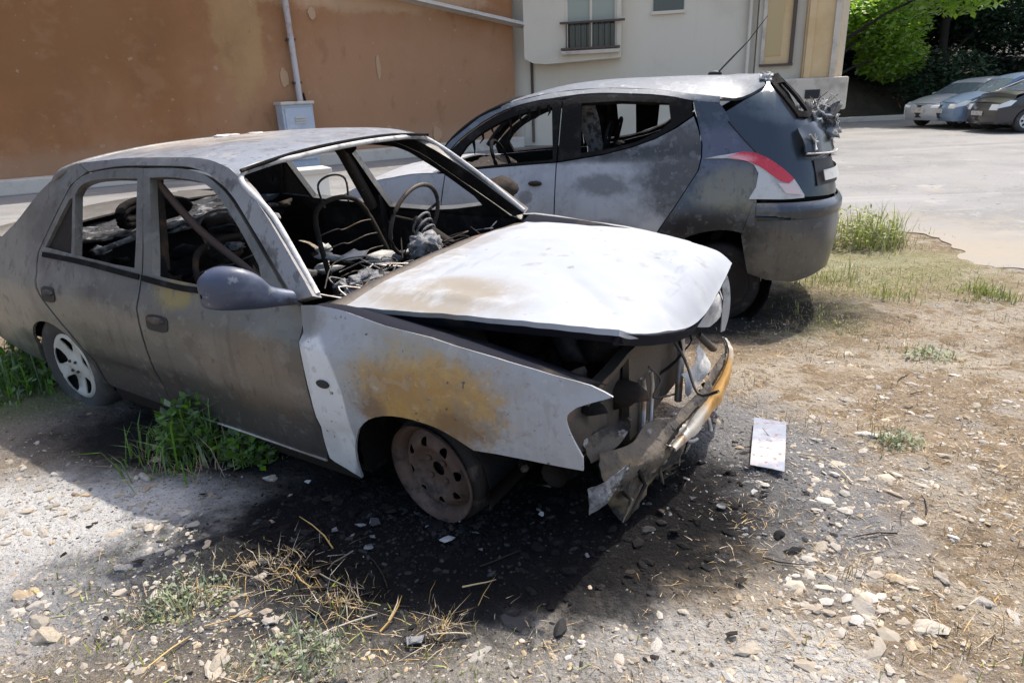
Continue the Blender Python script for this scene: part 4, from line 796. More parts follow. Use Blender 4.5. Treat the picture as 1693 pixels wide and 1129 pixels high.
# bumper crease
loft('bumper_step', [[P2(u, .80, .012) for u in [k*.13 for k in range(25)]], [P2(u, .765, .035) for u in [k*.13 for k in range(25)]], [P2(u, .72, .03) for u in [k*.13 for k in range(25)]], [P2(u, .69, .014) for u in [k*.13 for k in range(25)]]], HB_REAR, hb, th=.004, ni=3, nj=1, up=Vector((-1, 0, .3)))
# lamps
lampo = [(-.342, 1.077), (-.26, 1.092), (-.183, 1.102), (-.106, 1.114), (-.02, 1.105), (.05, 1.073), (.175, 1.014), (.306, .941), (.416, .845), (.416, .826), (.2, .822), (-.05, .826), (-.01, .90), (.0, .985), (-.03, 1.035), (-.08, 1.062), (-.2, 1.078)]
redp = [(-.20, 1.088), (-.106, 1.117), (-.02, 1.108), (.05, 1.076), (.175, 1.017), (.30, .946), (.241, .920), (.150, .938), (.06, .985), (-.0, 1.028), (-.06, 1.055)]
for m_ in (0, 1):
    fm = (lambda o: (lambda u, v: P2(u, v, o))) if not m_ else (lambda o: (lambda u, v: (P2(u, v, o)[0], -P2(u, v, o)[1], v)))
    lp = panel('tail_lamp', lampo, [], fm(.012), CLEAR_LENS, hb, th=.012, step=.05, out=outr)
    panel('red_lens', redp, [], fm(.017), RED_LENS, lp, th=.004, step=.05, out=outr)
    panel('clear_lens', [(.13, .925), (.24, .916), (.29, .92), (.40, .845), (.21, .858)], [], fm(.016), M('pinkish_clear_lens', (.62, .48, .46), .3, spec=.6, coat=.3), lp, th=.003, step=.05, out=outr)
tube('seam', [P2(u, z, .003) for u, z in ((-.20, 1.30), (-.15, 1.245), (-.08, 1.17), (0.0, 1.092))], .005, BLACK_PL, hb, seg=6)
# badge panel, plate, melted lump
bpn = loft('melted_trim_panel', [[P2(u, z, .045) for u, z in ((.42, 1.25), (.7, 1.275), (1.0, 1.285), (1.35, 1.28))], [P2(u, z, .06) for u, z in ((.43, 1.18), (.7, 1.19), (1.0, 1.19), (1.4, 1.17))], [P2(u, z, .05) for u, z in ((.44, 1.10), (.7, 1.095), (1.0, 1.09), (1.4, 1.08))]], HB_TAIL, hb, th=.012, ni=4, nj=4, wob=.015, ws=8, up=Vector((-1, 0, 0)))
tube('trim_edge', crv([P2(u, z, .062) for u, z in ((.44, 1.095), (.7, 1.09), (1.0, 1.083), (1.3, 1.08))], 4), .006, BARE, bpn, seg=6)
bu, bz = .60, 1.165
for pts in ([(-.06, .045), (-.005, .0), (-.02, -.05)], [(.06, .03), (.0, .0), (.03, .045)], [(-.005, .0), (.05, -.005)]):
    tube('badge', [P2(bu+a, bz+b, .074) for a, b in pts], .007, WHITE_ASH, bpn, seg=6)
lump('melted_spoiler_mass', P2(1.5, 1.25, .02), (.12, .26, .13), MELT, hb, seed=4, sub=4, rough=.7)
MESHY = M('wiry_char', (.05, .05, .05), .9, bump=(60, 1, .02))
for k in range(70):
    c = Vector(P2(1.5, 1.28, .02)); o_ = Vector((random.uniform(-.10, .05), random.uniform(-.25, .25), random.uniform(-.12, .12))); pts = [c+o_+Vector((random.uniform(-.06, .05), random.uniform(-.09, .09), random.uniform(-.06, .07))) for _ in range(4)]
    tube('charred_wire', crv(pts, 3), .0025, MESHY if k % 3 else WHITE_ASH, hb, seg=4)
loft('number_plate', [[P2(u, .985, .03) for u in (.72, 1.0, 1.3, 1.57, 1.9)], [P2(u, .92, .03) for u in (.72, 1.0, 1.3, 1.57, 1.9)]], M('sooty_white_plate', (.45, .45, .44), .5, layers=[((.2, .2, .2), 'noise', 8, .5, .7)]), hb, th=.004, ni=2, nj=4, up=Vector((-1, 0, 0)))
loft('plate_recess', [[P2(u, 1.05, .012) for u in (.62, 1.0, 1.3, 1.57, 2.1)], [P2(u, .89, .012) for u in (.62, 1.0, 1.3, 1.57, 2.1)]], BLACK_PL, hb, th=.004, ni=2, nj=4, up=Vector((-1, 0, 0)))
for pl in ([(.97, 1.13), (.975, 1.44), (.86, 1.44), (.84, 1.14)], [(.70, 1.16), (.70, 1.445), (.50, 1.435), (.52, 1.22)], [(1.16, 1.08), (1.17, 1.42), (1.33, 1.39), (1.28, 1.07)]):
    panel('added_dark_window_panel', pl, [], lambda u, v: (u, -(S2(u, v)-.02), v), SOOT, hb, th=.006, out=outy)  # added dark panels that darken the view through the far windows
# inside
box('floor_pan', (1.0, 0, .24), (2.2, 1.4, .03), SOOT, hb); box('firewall', (2.05, 0, .6), (.03, 1.35, .7), SOOT, hb)
loft('hood', [[(x, y, z+.05*(1-(y/.74)**2)) for y in (-.72, -.4, 0, .4, .72)] for x, z in ((2.02, 1.0), (2.3, .985), (2.6, .92), (2.85, .80), (2.93, .62))], HB_SIDE, hb, th=.012, ni=4, nj=4, inner=SOOT, wob=.01, ws=4)
loft('dashboard', [[(2.0, y, 1.0) for y in (-.66, -.3, 0, .3, .66)], [(1.8, y, .98) for y in (-.66, -.3, 0, .3, .66)], [(1.68, y, .86) for y in (-.66, -.3, 0, .3, .66)]], SOOTB, hb, th=.01, ni=4, nj=6, wob=.04, ws=8, fine=.01)
tube('steering_wheel', [(1.62+.07*math.sin(a), .33+.18*math.cos(a), 1.02+.17*math.sin(a)) for a in [2*math.pi*k/32 for k in range(32)]], .014, SOOT, hb, closed=True)
for cy in (.35, -.35):
    t = loft('seat_back', [[(1.05, cy+y, .45) for y in (-.24, 0, .24)], [(.95, cy+y, .8) for y in (-.23, 0, .23)], [(.84, cy+y*.8, 1.12) for y in (-.22, 0, .22)]], SOOT, hb, th=.06, ni=5, nj=4, wob=.02, ws=8)
    tube('headrest_frame', crv([(.84, cy-.1, 1.1), (.80, cy-.11, 1.28), (.80, cy+.11, 1.28), (.84, cy+.1, 1.1)], 5), .012, SOOT, t, seg=6)
loft('rear_seat_back', [[(.05, y, .5) for y in (-.6, 0, .6)], [(-.02, y, .8) for y in (-.6, 0, .6)], [(-.06, y, 1.05) for y in (-.58, 0, .58)]], SOOT, hb, th=.05, ni=5, nj=6, wob=.03, ws=8)
loft('airbag_shred', [[(1.1, .45, 1.42), (1.0, .46, 1.44), (.9, .47, 1.43)], [(1.02, .30, 1.25), (.95, .32, 1.22), (.86, .33, 1.2)], [(.95, .25, 1.05), (.90, .27, 1.02), (.84, .28, 1.05)]], GREY_ASH, hb, th=.004, ni=4, nj=4, wob=.03, ws=8, up=Vector((0, 1, 0)))
for k in range(9):
    x = 1.2+.07*k; z = ci(x, [1.1, 1.465, 1.667, 1.835], [1.43, 1.37, 1.275, 1.12]); l = random.uniform(.03, .09) if k != 4 else .17
    tube('hanging_shred', crv([(x, .60, z+.02), (x-.01, .61, z-l*.5), (x+random.uniform(-.03, .03), .61, z-l)], 4), [.012]*9, SOOT, hb, seg=5) if False else tube('hanging_shred', [(x, .61, z+.02), (x-.01, .62, z-l*.5), (x+random.uniform(-.03, .03), .62, z-l)], [.014, .008, .003], SOOT, hb, seg=5)
def hb_wheel(cx, sg):
    global OFF
    w = empty('wheel', (cx-.03, sg*.755, .235-HG)); w.parent = hb; keep = OFF; OFF = Vector((0, 0, 0)); s = sg
    lathe('rim', [(0, s*-.03), (.10, s*-.02), (.14, s*-.04), (.18, s*-.005), (.195, s*0), (.195, s*-.18)], SOOTB, w, 40)
    lathe('tyre', [(.19, s*-.01), (.21, s*.005), (.262, s*-.002), (.275, s*-.03), (.275, s*-.16), (.22, s*-.185)], BURNT_TYRE, w, 48); OFF = keep
for cx in (.03, 2.39):
    for sg in (1, -1): hb_wheel(cx, sg)
OFF = Vector((0, 0, 0))

# ------------------------------------------------------------------ parked cars
def parked_car(name, loc, rz, paint, label, ln=4.0, wd_=.84, ht=1.48, van=False):
    t = empty(name, loc, (0, 0, rz)); tag(t, label, 'car', 'cars parked under the trees')
    sc = ht/1.48; x0 = ln/2
    GL = GLASS(name+'_glass', (.10, .13, .16), .05, .12); dk = BLACK_PL
    zt = [.15, .3, .5, .7, .9, 1.0, 1.2, 1.4, 1.5]; wt_ = [.93, .985, 1.0, 1.0, .97, .93, .83, .73, .6]
    def Sx(x, z):
        w = wd_*ci(z/sc, zt, wt_); e = max(0, abs(x)-(x0-.75))/.75; return w-.16*e**2.2
    fx, rx = x0-.78, -x0+.72
    hz, bz_ = (.80, .95)
    nose = x0; base = 1.05 if not van else 1.28
    low = [(nose-.05, .22), (nose-.02, .5), (nose-.06, .70), (nose-.35, .80), (base, .96), (.2, .95), (-.8, .98), (-x0+.45, 1.02), (-x0+.12, .98), (-x0+.02, .7), (-x0+.05, .3)]
    def arch(cx): return [(cx+.34*math.cos(a), .30+.34*math.sin(a)) for a in [math.pi*k/12 for k in range(13)]]
    bot = [(q[0], q[1]*sc) for q in low]+[(rx-.34, .22)]+list(reversed(arch(rx)))+[(rx+.34, .22), (fx-.34, .22)]+list(reversed(arch(fx)))+[(fx+.34, .22)]
    ang_ = [(base-.05, .96), (.2, .95), (-.8, .98), (-x0+.45, 1.02)]
    up = [(base-.02, .965), (.45, 1.30), (.25, 1.40), (-.2, 1.45), (-.9, 1.44), (-x0+.62, 1.38), (-x0+.30, 1.05), (-x0+.40, 1.025), (-.8, .985), (.2, .955)]
    w1 = [(base-.22, .99), (.42, 1.26), (.22, 1.36), (-.20, 1.40), (-.22, .985)]; w2 = [(-.30, .985), (-.28, 1.40), (-.9, 1.385), (-x0+.80, 1.30), (-x0+.62, 1.05), (-.8, 1.005)]
    k_ = lambda P: [(a, b*sc) for a, b in P]
    for sg in (-1, 1):
        fm = lambda u, v: (u, sg*Sx(u, v), v)
        b_ = panel('body_side', bot, [], fm, paint, t, th=.03, step=.2, out=outy)
        panel('side_window', k_(w1), [], lambda u, v: (u, sg*(Sx(u, v)-.012), v), GL, t, th=.006, step=.2, out=outy)
        panel('side_window', k_(w2), [], lambda u, v: (u, sg*(Sx(u, v)-.012), v), GL, t, th=.006, step=.2, out=outy)
        panel('window_pillars', k_(up), [k_(w1), k_(w2)], fm, paint, t, th=.03, step=.2, out=outy)
        lump('door_mirror', (base-.28, sg*(wd_+.06), 1.0*sc), (.07, .09, .06), paint, t, sub=3, rough=.05)
        for x in (.12, -.85): box('door_handle', (x-.25, sg*(Sx(x, .85)+.012), .86*sc), (.16, .02, .03), dk, b_)
        for xg in (base-.1, -.26): tube('door_seam', [(xg, sg*(Sx(xg, .3)+.002), .3), (xg, sg*(Sx(xg, .6)+.002), .6), (xg, sg*(Sx(xg, .93)+.002), .93*sc)], .006, dk, b_, seg=4)
        panel('headlamp', [(nose-.03, .60*sc), (nose-.06, .70*sc), (nose-.28, .79*sc), (nose-.42, .785*sc), (nose-.30, .66*sc)], [], lambda u, v: (u, sg*(Sx(u, v)+.008), v), M('headlamp_lens', (.75, .78, .8), .1, spec=.8, coat=.5) if 'headlamp_lens' not in bpy.data.materials else bpy.data.materials['headlamp_lens'], t, th=.01, step=.1, out=outy)
        for cx in (fx, rx):
            w = empty('wheel', (cx, sg*(wd_-.03), .30)); w.parent = t
            lathe('tyre', [(.19, 0), (.215, sg*.008), (.28, sg*.0), (.30, sg*-.03), (.30, sg*-.16), (.2, sg*-.18)], TYRE, w, 32)
            circ = [(.195*math.cos(a), .195*math.sin(a)) for a in [i*math.pi/20 for i in range(40)]]
            hl = [[((.125+.04*math.cos(b))*math.cos(a)-.03*math.sin(b)*math.sin(a), (.125+.04*math.cos(b))*math.sin(a)+.03*math.sin(b)*math.cos(a)) for b in [i*math.pi/4 for i in range(8)]] for a in [i*2*math.pi/7 for i in range(7)]]
            panel('wheel_cover', circ, hl, lambda u, v: (u, sg*(.004-.2*(u*u+v*v)), v), bpy.data.materials['hubcap'] if 'hubcap' in bpy.data.materials else M('hubcap', (.55, .56, .57), .35, .4), w, th=.008, step=.1, out=lambda p: Vector((0, sg, 0)))
            lathe('brake_drum', [(0, sg*-.05), (.19, sg*-.05)], SOOT, w, 20)
            G = [[(cx+.34*math.cos(a), sg*y, .30+.34*math.sin(a)) for y in (.4, wd_-.01)] for a in [math.pi*k/10 for k in range(11)]]
            loft('wheel_housing', G, SOOT, t, th=.004, ni=1, nj=1)
    def cross(pts): return [[(x, y*Sx(x, z*sc), z*sc+cr*(1-y*y)) for y in (-1, -.6, 0, .6, 1)] for x, z, cr in pts]
    loft('hood', cross([(base, .965, .05), (base+.25, .92, .05), (nose-.35, .80, .05), (nose-.10, .72, .03)]), paint, t, th=.01, ni=4, nj=4)
    def fasc(z, d, bu): return [(nose-d+bu*(1-(y/1.0)**2), y*(Sx(nose-.06, z)+.0), z) for y in (-1, -.7, -.35, 0, .35, .7, 1)]
    loft('front_bumper', [fasc(.22, .10, .10), fasc(.36, .06, .13), fasc(.52, .05, .13), fasc(.64, .07, .11), fasc(.73*sc, .10, .06)], paint, t, th=.015, ni=3, nj=3, up=Vector((1, 0, 0)))
    loft('lower_grille', [[(q[0]+.012, q[1]*.55, q[2]) for q in fasc(.30, .075, .12)], [(q[0]+.012, q[1]*.6, q[2]) for q in fasc(.44, .05, .13)]], dk, t, th=.01, ni=2, nj=3, up=Vector((1, 0, 0)))
    loft('upper_grille', [[(q[0]+.010, q[1]*.45, q[2]) for q in fasc(.60, .06, .12)], [(q[0]+.010, q[1]*.5, q[2]) for q in fasc(.68, .08, .09)]], dk, t, th=.01, ni=2, nj=3, up=Vector((1, 0, 0)))
    for sg in (-1, 1):
        hl_ = lambda z, d, bu: [(nose-d+bu*(1-y*y)+.012, sg*y*Sx(nose-.06, z)*1.0, z) for y in (.60, .72, .84, .95, .995)]
        loft('headlamp', [hl_(.585, .062, .115), hl_(.64, .07, .11), hl_(.70*sc, .092, .075)], bpy.data.materials['headlamp_lens'], t, th=.012, ni=2, nj=2, up=Vector((1, 0, 0)))
    loft('windscreen', cross([(base-.03, .97, .05), (.75, 1.13, .04), (.43, 1.325, .03)]), GL, t, th=.006, ni=4, nj=4)
    loft('roof', cross([(.46, 1.31, .03), (.22, 1.41, .035), (-.2, 1.46, .035), (-.9, 1.45, .035), (-x0+.60, 1.385, .03)]), paint, t, th=.012, ni=4, nj=4)
    loft('rear_window', cross([(-x0+.62, 1.38, .03), (-x0+.45, 1.2, .03), (-x0+.29, 1.05, .03)]), GL, t, th=.006, ni=4, nj=4, up=Vector((-1, 0, .5)))
    def tailf(z, d): return [(-nose+d-.08*(1-y*y), y*Sx(-nose+.06, z), z) for y in (-1, -.6, 0, .6, 1)]
    loft('tailgate', [tailf(.25, .06), tailf(.5, .03), tailf(.75, .05), tailf(1.0*sc, .16), tailf(1.06*sc, .32)], paint, t, th=.015, ni=3, nj=3, up=Vector((-1, 0, 0)))
    box('number_plate', (nose+.085, 0, .50), (.015, .50, .11), WHITE_ASH, t)
    box('cabin_floor', (0, 0, .25), (ln-.5, 1.2, .04), SOOT, t)
    for cy in (-.35, .35): lump('seat_back', (-.25, cy, .85), (.10, .22, .33), SOOT, t, sub=3, rough=.1)
    return t
def gpix(px, py, z=-.15):
    d = r2*((px-846.5)/1125.64)+u2*(-(py-564.5)/1125.64)+f_; t = (z-CAMH)/d.z; return Vector((0, 0, CAMH))+d*t
SILV = M('silver_car_paint', (.50, .54, .60), .28, .35, spec=.5, coat=.6); DKP = M('dark_grey_car_paint', (.035, .034, .04), .3, .3, spec=.5, coat=.6)
def park(name, px, py, deg, paint, label, ln, wd_, ht, van=False):
    q = gpix(px, py); hd = R(deg); fwd = Vector((math.cos(hd), math.sin(hd), 0)); lft = Vector((-fwd.y, fwd.x, 0))
    c = q-fwd*(ln/2-.78)-lft*(wd_-.03); parked_car(name, (c.x, c.y, -.145), hd, paint, label, ln, wd_, ht, van)
park('parked_sedan', 1586, 211, 192, M('pearl_white_car_paint', (.36, .39, .44), .28, .2, spec=.5, coat=.6), 'pale silver parked car with bright headlamp, leftmost of the parked cars', 4.1, .83, 1.40)
park('parked_hatchback', 1620, 214, 172, M('blue_silver_car_paint', (.16, .235, .36), .28, .35, spec=.5, coat=.6), 'blue silver parked car between the pale and the dark parked cars', 4.0, .84, 1.50)
park('parked_minivan', 1694, 220, 176, DKP, 'dark grey parked car at the right edge of the view', 3.9, .84, 1.55, True)
# ------------------------------------------------------------------ bank and trees
BANK = M('earth_bank_soil', (.055, .042, .03), .95, bump=(12, .8, .05), layers=[((.085, .065, .045), 'noise', .8, .45, .7), ((.03, .04, .02), 'noise', 1.7, .5, .7)])
bank_rows = [[(x, 29+.18*(x-8)+dy+.5*nzv((x, dy, 0), .3), -.2+hz_*(1+.25*nzv((x, dy, 4), .25))) for x in range(6, 70, 2)] for dy, hz_ in ((0, 0), (.9, .9), (3, 1.7), (8, 2.4), (20, 4.0))]
tag(loft('earth_bank', bank_rows, BANK, None, th=.3, ni=3, nj=2, wob=.15, ws=1.2), 'low brown earth bank under the trees', 'bank', kind='structure')
tag(box('kerb', (22, 27.6, -.10), (30, .3, .22), KERB, None, rz=.10, bev=.03), 'pale kerb along the far side of the road', 'kerb', kind='structure')
BARK = M('bark', (.03, .024, .02), .95, bump=(14, 1, .03))
LEAFS = [M('leaf_bright_green', (.15, .24, .04), .6, rnd=.4, trans=(.20, .30, .03)), M('leaf_dark_green', (.022, .05, .024), .6, rnd=.4, trans=(.012, .03, .01)), M('leaf_deep_green', (.014, .034, .022), .6, rnd=.4, trans=(.006, .018, .01))]  # bright leaf colour stands in for sunlit foliage, dark ones for tree shade
def leaf_cloud(n, blobs, size, rng):
    V, F = [], []
    for _ in range(n):
        c, r = blobs[rng.randrange(len(blobs))]
        while True:
            d = Vector((rng.uniform(-1, 1), rng.uniform(-1, 1), rng.uniform(-1, 1)))
            if .2 < d.length < 1: break
        d = d.normalized()*(rng.random()**.45)
        p = Vector(c)+Vector((d.x*r[0], d.y*r[1], d.z*r[2])); s = size*rng.uniform(.6, 1.3)
        a = Vector((rng.uniform(-1, 1), rng.uniform(-1, 1), rng.uniform(-.6, .3))).normalized(); b = a.cross(Vector((rng.uniform(-.5, .5), rng.uniform(-.5, .5), 1))).normalized()*s*.33; a *= s
        k = len(V); V += [p, p+a*.45+b, p+a, p+a*.45-b]; F.append([k, k+1, k+2, k+3])
    return V, F
def tree(name, x, y, h, crown0, rad, n, mat, label, seed, size=.22, lean=0.):
    rng = random.Random(seed); t = empty(name, (x, y, -.2)); tag(t, label, 'tree', 'trees behind the parked cars')
    V, F = tube_geo([(0, 0, 0), (.05, .03, h*.2), (-.05, .1, h*.45), (.1, .0, h*.8)], [.26, .2, .15, .05], 10); blobs = []
    for k in range(13):
        a = rng.uniform(0, 6.28); z = rng.uniform(crown0, h*.95); fr = 1-.55*abs((z-crown0)/(h-crown0)-.35); d = rad*fr*rng.uniform(.35, .85)
        tip = Vector((d*math.cos(a)+lean, d*math.sin(a), z)); st = Vector((0, .05, max(h*.15, z-rad*.45)))
        tube_geo([st, st.lerp(tip, .5)+Vector((0, 0, .2)), tip], [.08, .05, .015], 6, V, F)
        s = rad*rng.uniform(.28, .46); blobs.append((tip, (s, s, s*.7)))
    mesh_obj('trunk', V, F, BARK, t)
    LV, LF = leaf_cloud(n, blobs, size, rng); mesh_obj('crown', LV, LF, mat, t, smooth=False)
tree('leafy_tree', 12.4, 28.6, 8.5, 2.3, 4.9, 46000, LEAFS[0], 'bright green leafy tree beside the beige porch corner', 11, lean=2.6)
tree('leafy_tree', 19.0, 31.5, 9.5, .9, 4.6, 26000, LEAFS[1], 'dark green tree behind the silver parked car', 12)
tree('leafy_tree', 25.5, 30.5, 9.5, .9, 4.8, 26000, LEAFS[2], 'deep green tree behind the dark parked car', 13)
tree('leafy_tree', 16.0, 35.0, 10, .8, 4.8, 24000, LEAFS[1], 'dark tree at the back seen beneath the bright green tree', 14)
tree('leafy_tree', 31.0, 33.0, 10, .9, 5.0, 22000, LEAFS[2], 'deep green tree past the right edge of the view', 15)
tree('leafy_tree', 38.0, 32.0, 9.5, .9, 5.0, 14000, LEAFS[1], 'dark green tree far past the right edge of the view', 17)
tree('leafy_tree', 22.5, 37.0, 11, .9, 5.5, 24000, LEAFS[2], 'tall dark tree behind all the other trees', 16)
rng = random.Random(5)
bl = [((rng.uniform(10, 40), 0, 0), 0) for _ in range(80)]; bl = [((c[0], 30.3+.18*(c[0]-8)+rng.uniform(0, 6.5), rng.uniform(.6, 4.6)), (1.6, 1.1, 1.1)) for c, _ in bl]
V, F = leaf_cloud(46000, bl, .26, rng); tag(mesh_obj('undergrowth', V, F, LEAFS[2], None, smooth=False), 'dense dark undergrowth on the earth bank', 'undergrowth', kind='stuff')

# ------------------------------------------------------------------ weeds, stones, litter
GREEN = M('weed_green', (.075, .135, .028), .6, rnd=.5, trans=(.045, .10, .01)); YGREEN = M('weed_yellow_green', (.19, .195, .075), .65, rnd=.5, trans=(.08, .10, .02)); STRAW = M('dry_straw', (.36, .27, .155), .8, rnd=.55)
GREYG = M('grey_green_weed', (.17, .20, .12), .7, rnd=.35, trans=(.06, .07, .03))
def blades(n, cx, cy, rx, ry, h, w, rng, V, F, lean=.9, lie=0.):
    cl = []
    for _ in range(max(4, n//28)):
        a = rng.uniform(0, 6.283); rr = math.sqrt(rng.random()); cl.append((cx+rx*rr*math.cos(a), cy+ry*rr*math.sin(a), rng.uniform(.35, 1.15)*(1-.5*rr*rr)))
    sp_ = .6*max(rx, ry)/math.sqrt(len(cl))+.02
    for _ in range(n):
        bx_, by_, hk = rng.choice(cl); x = bx_+rng.gauss(0, sp_); y = by_+rng.gauss(0, sp_); z = gh(x, y)-.005
        hh = h*hk*(.3+.9*rng.random()**1.6); d = rng.uniform(0, 6.283); l = hh*rng.uniform(.15, lean)
        if lie and rng.random() < lie: l = h*rng.uniform(.5, 1.4); hh = l*rng.uniform(.03, .25)
        dx, dy = math.cos(d), math.sin(d); ww = w*rng.uniform(.5, 1.1); sx, sy = -dy*ww/2, dx*ww/2; k = len(V); m_ = .42
        V += [Vector((x-sx, y-sy, z)), Vector((x+sx, y+sy, z)), Vector((x+dx*l*.35+sx*.8, y+dy*l*.35+sy*.8, z+hh*.65)), Vector((x+dx*l*.35-sx*.8, y+dy*l*.35-sy*.8, z+hh*.65)), Vector((x+dx*l, y+dy*l, z+hh*(.75+.3*rng.random())))]
        F += [[k, k+1, k+2, k+3], [k+3, k+2, k+4]]
def leafy(n, cx, cy, rx, ry, h, s, rng, V, F):
    for _ in range(n):
        a = rng.uniform(0, 6.283); rr = math.sqrt(rng.random()); x = cx+rx*rr*math.cos(a); y = cy+ry*rr*math.sin(a); z = gz(x, y)+h*rng.random()*(1-.6*rr*rr)
        d = Vector((rng.uniform(-1, 1), rng.uniform(-1, 1), rng.uniform(-.2, .8))).normalized(); b = d.cross(Vector((rng.uniform(-.4, .4), rng.uniform(-.4, .4), 1))).normalized()*s*.28; k = len(V); p = Vector((x, y, z)); d *= s*rng.uniform(.6, 1.4)
        V += [p, p+d*.5+b, p+d, p+d*.5-b]; F.append([k, k+1, k+2, k+3])
rng = random.Random(21)
def plant(name, parts, label, mat, small=False):
    """parts: list of (kind, args)"""
    V, F = [], []
    for k, a in parts: (blades if k == 'b' else leafy)(*a, rng, V, F)
    o = mesh_obj(name, V, F, mat, None, smooth=False)
    if small: tag(o, label, 'plant', kind='stuff')
    else: tag(o, label, 'plant', 'weeds around the burnt cars')
    return o
plant('weed_clump', [('l', (560, -1.38, 2.64, .17, .12, .28, .05)), ('b', (200, -1.40, 2.60, .19, .13, .30, .008))], 'bright green leafy weed under the sedan door', GREEN)
plant('weed_clump', [('l', (420, -1.12, 2.54, .12, .08, .15, .05)), ('b', (60, -1.12, 2.54, .06, .05, .20, .008))], 'smaller green weed right of the one under the sedan door', GREEN)
plant('weed_clump', [('b', (1300, -2.75, 3.62, .50, .42, .26, .011)), ('l', (500, -2.8, 3.6, .45, .4, .18, .05))], 'green grass patch behind the sedan rear wheel', GREEN)
plant('weed_clump', [('b', (620, 3.5, 6.7, .45, .45, .52, .010)), ('l', (700, 3.45, 6.7, .45, .4, .36, .05))], 'tall yellow green grass tuft beside the hatchback at the road edge', YGREEN)
plant('weed_clump', [('b', (380, 2.75, 5.15, .45, .5, .20, .007))], 'low yellow green weeds behind the hatchback bumper', YGREEN, True)
plant('weed_clump', [('b', (260, 3.55, 4.75, .22, .2, .16, .009))], 'small grass tuft on the dirt near the road edge', YGREEN, True)
plant('weed_clump', [('b', (240, -.62, 1.42, .14, .10, .11, .004)), ('l', (160, -.6, 1.42, .13, .10, .06, .018))], 'grey green weed tuft in the near ground by the bottom edge', GREYG, True)
plant('weed_clump', [('b', (240, -.98, 1.66, .12, .10, .11, .004)), ('l', (160, -.98, 1.66, .13, .10, .06, .018))], 'grey green weed tuft on the pale ground in front of the sedan', GREYG, True)
plant('weed_clump', [('b', (150, 2.35, 3.55, .16, .14, .10, .006)), ('l', (90, 2.35, 3.55, .15, .12, .06, .03))], 'small grey green weed on the right hand dirt', GREYG, True)
plant('weed_clump', [('b', (150, 1.55, 2.45, .08, .07, .09, .005)), ('l', (90, 1.57, 2.43, .08, .07, .06, .02))], 'tiny dark weed among stones at far right', GREYG, True)
# straw (dry grass litter), many uncountable blades
V, F = [], []
for (n, cx, cy, rx, ry, h, l) in [(1500, 1.5, 1.9, .75, .55, .045, .9), (1400, 2.0, 3.0, .85, .8, .05, .9), (900, .9, 1.35, .7, .25, .035, .9), (900, -.9, 1.45, .7, .25, .035, .9), (420, 1.35, 1.75, .42, .35, .05, .8), (420, .95, 1.6, .35, .3, .05, .8), (500, 1.9, 2.8, .6, .6, .06, .8), (260, -.78, 1.78, .12, .12, .12, .3), (160, -.52, 1.62, .06, .06, .12, .3), (130, -.22, 1.52, .06, .05, .10, .4), (500, -.4, 1.3, .7, .2, .05, .7), (600, 2.8, 4.1, .9, .8, .07, .7), (500, 3.45, 6.6, .5, .5, .36, .2), (500, 3.0, 5.4, .7, .5, .08, .8), (700, 2.9, 5.3, .6, .5, .16, .4), (2600, 2.3, 3.4, 1.2, 1.1, .05, .9), (1500, 1.3, 1.7, .8, .5, .04, .9), (220, -1.3, 2.55, .3, .16, .22, .3), (300, 1.15, 2.95, .2, .35, .09, .5), (260, -1.3, 1.7, .4, .35, .05, .8), (350, .6, 1.35, .5, .2, .05, .8)]:
    blades(n, cx, cy, rx, ry, h, .003, rng, V, F, .9, l)
tag(mesh_obj('dry_grass', V, F, STRAW, None, smooth=False), 'scattered dry straw and dead grass over the dirt', 'dry grass', kind='stuff')
V, F = [], []
for (n, cx, cy, rx, ry, h) in [(350, 1.9, 3.9, .7, .6, .06), (380, 3.4, 5.3, .9, .6, .10), (200, 4.3, 5.2, .7, .25, .08), (160, 4.0, 6.9, .5, .4, .12), (500, -.75, 1.42, .6, .22, .05), (300, -.2, 1.28, .5, .14, .045), (220, 1.0, 1.25, .5, .2, .05), (160, -1.2, 1.75, .3, .2, .06), (260, 2.1, 4.55, .4, .35, .06), (220, 2.6, 3.0, .5, .5, .05)]:
    blades(n, cx, cy, rx, ry, h, .005, rng, V, F, .8, .2)
tag(mesh_obj('sparse_grass', V, F, YGREEN, None, smooth=False), 'sparse short grass growing through the dirt', 'grass', kind='stuff')
# stones
STONE = M('limestone', (.36, .295, .22), .9, rnd=.34, bump=(30, .5, .004), layers=[((.26, .20, .14), 'noise', 9, .5, .7)])
STONEW = M('pale_limestone', (.36, .325, .275), .9, rnd=.25, bump=(30, .5, .004), layers=[((.27, .225, .175), 'noise', 9, .46, .66)])
ASHST = M('sooty_stone', (.032, .031, .032), .95, spec=.08, rnd=.6, bump=(30, .5, .004))
rms = []
for k in range(8):
    bm = rock_mesh(k*3.7+1, 2); me = bpy.data.meshes.new('stone'); bm.to_mesh(me); bm.free(); me.materials.append(STONE); rms.append(me)
rmw = []
for me in rms: m2 = me.copy(); m2.materials.clear(); m2.materials.append(STONEW); rmw.append(m2)
rma = []
for me in rms: m2 = me.copy(); m2.materials.clear(); m2.materials.append(ASHST); rma.append(m2)
def charred(x, y): return ((x+.05)/1.1)**2+((y-2.15)/.68)**2 < 1 or ((x+1.0)/1.1)**2+((y-2.95)/.55)**2 < 1
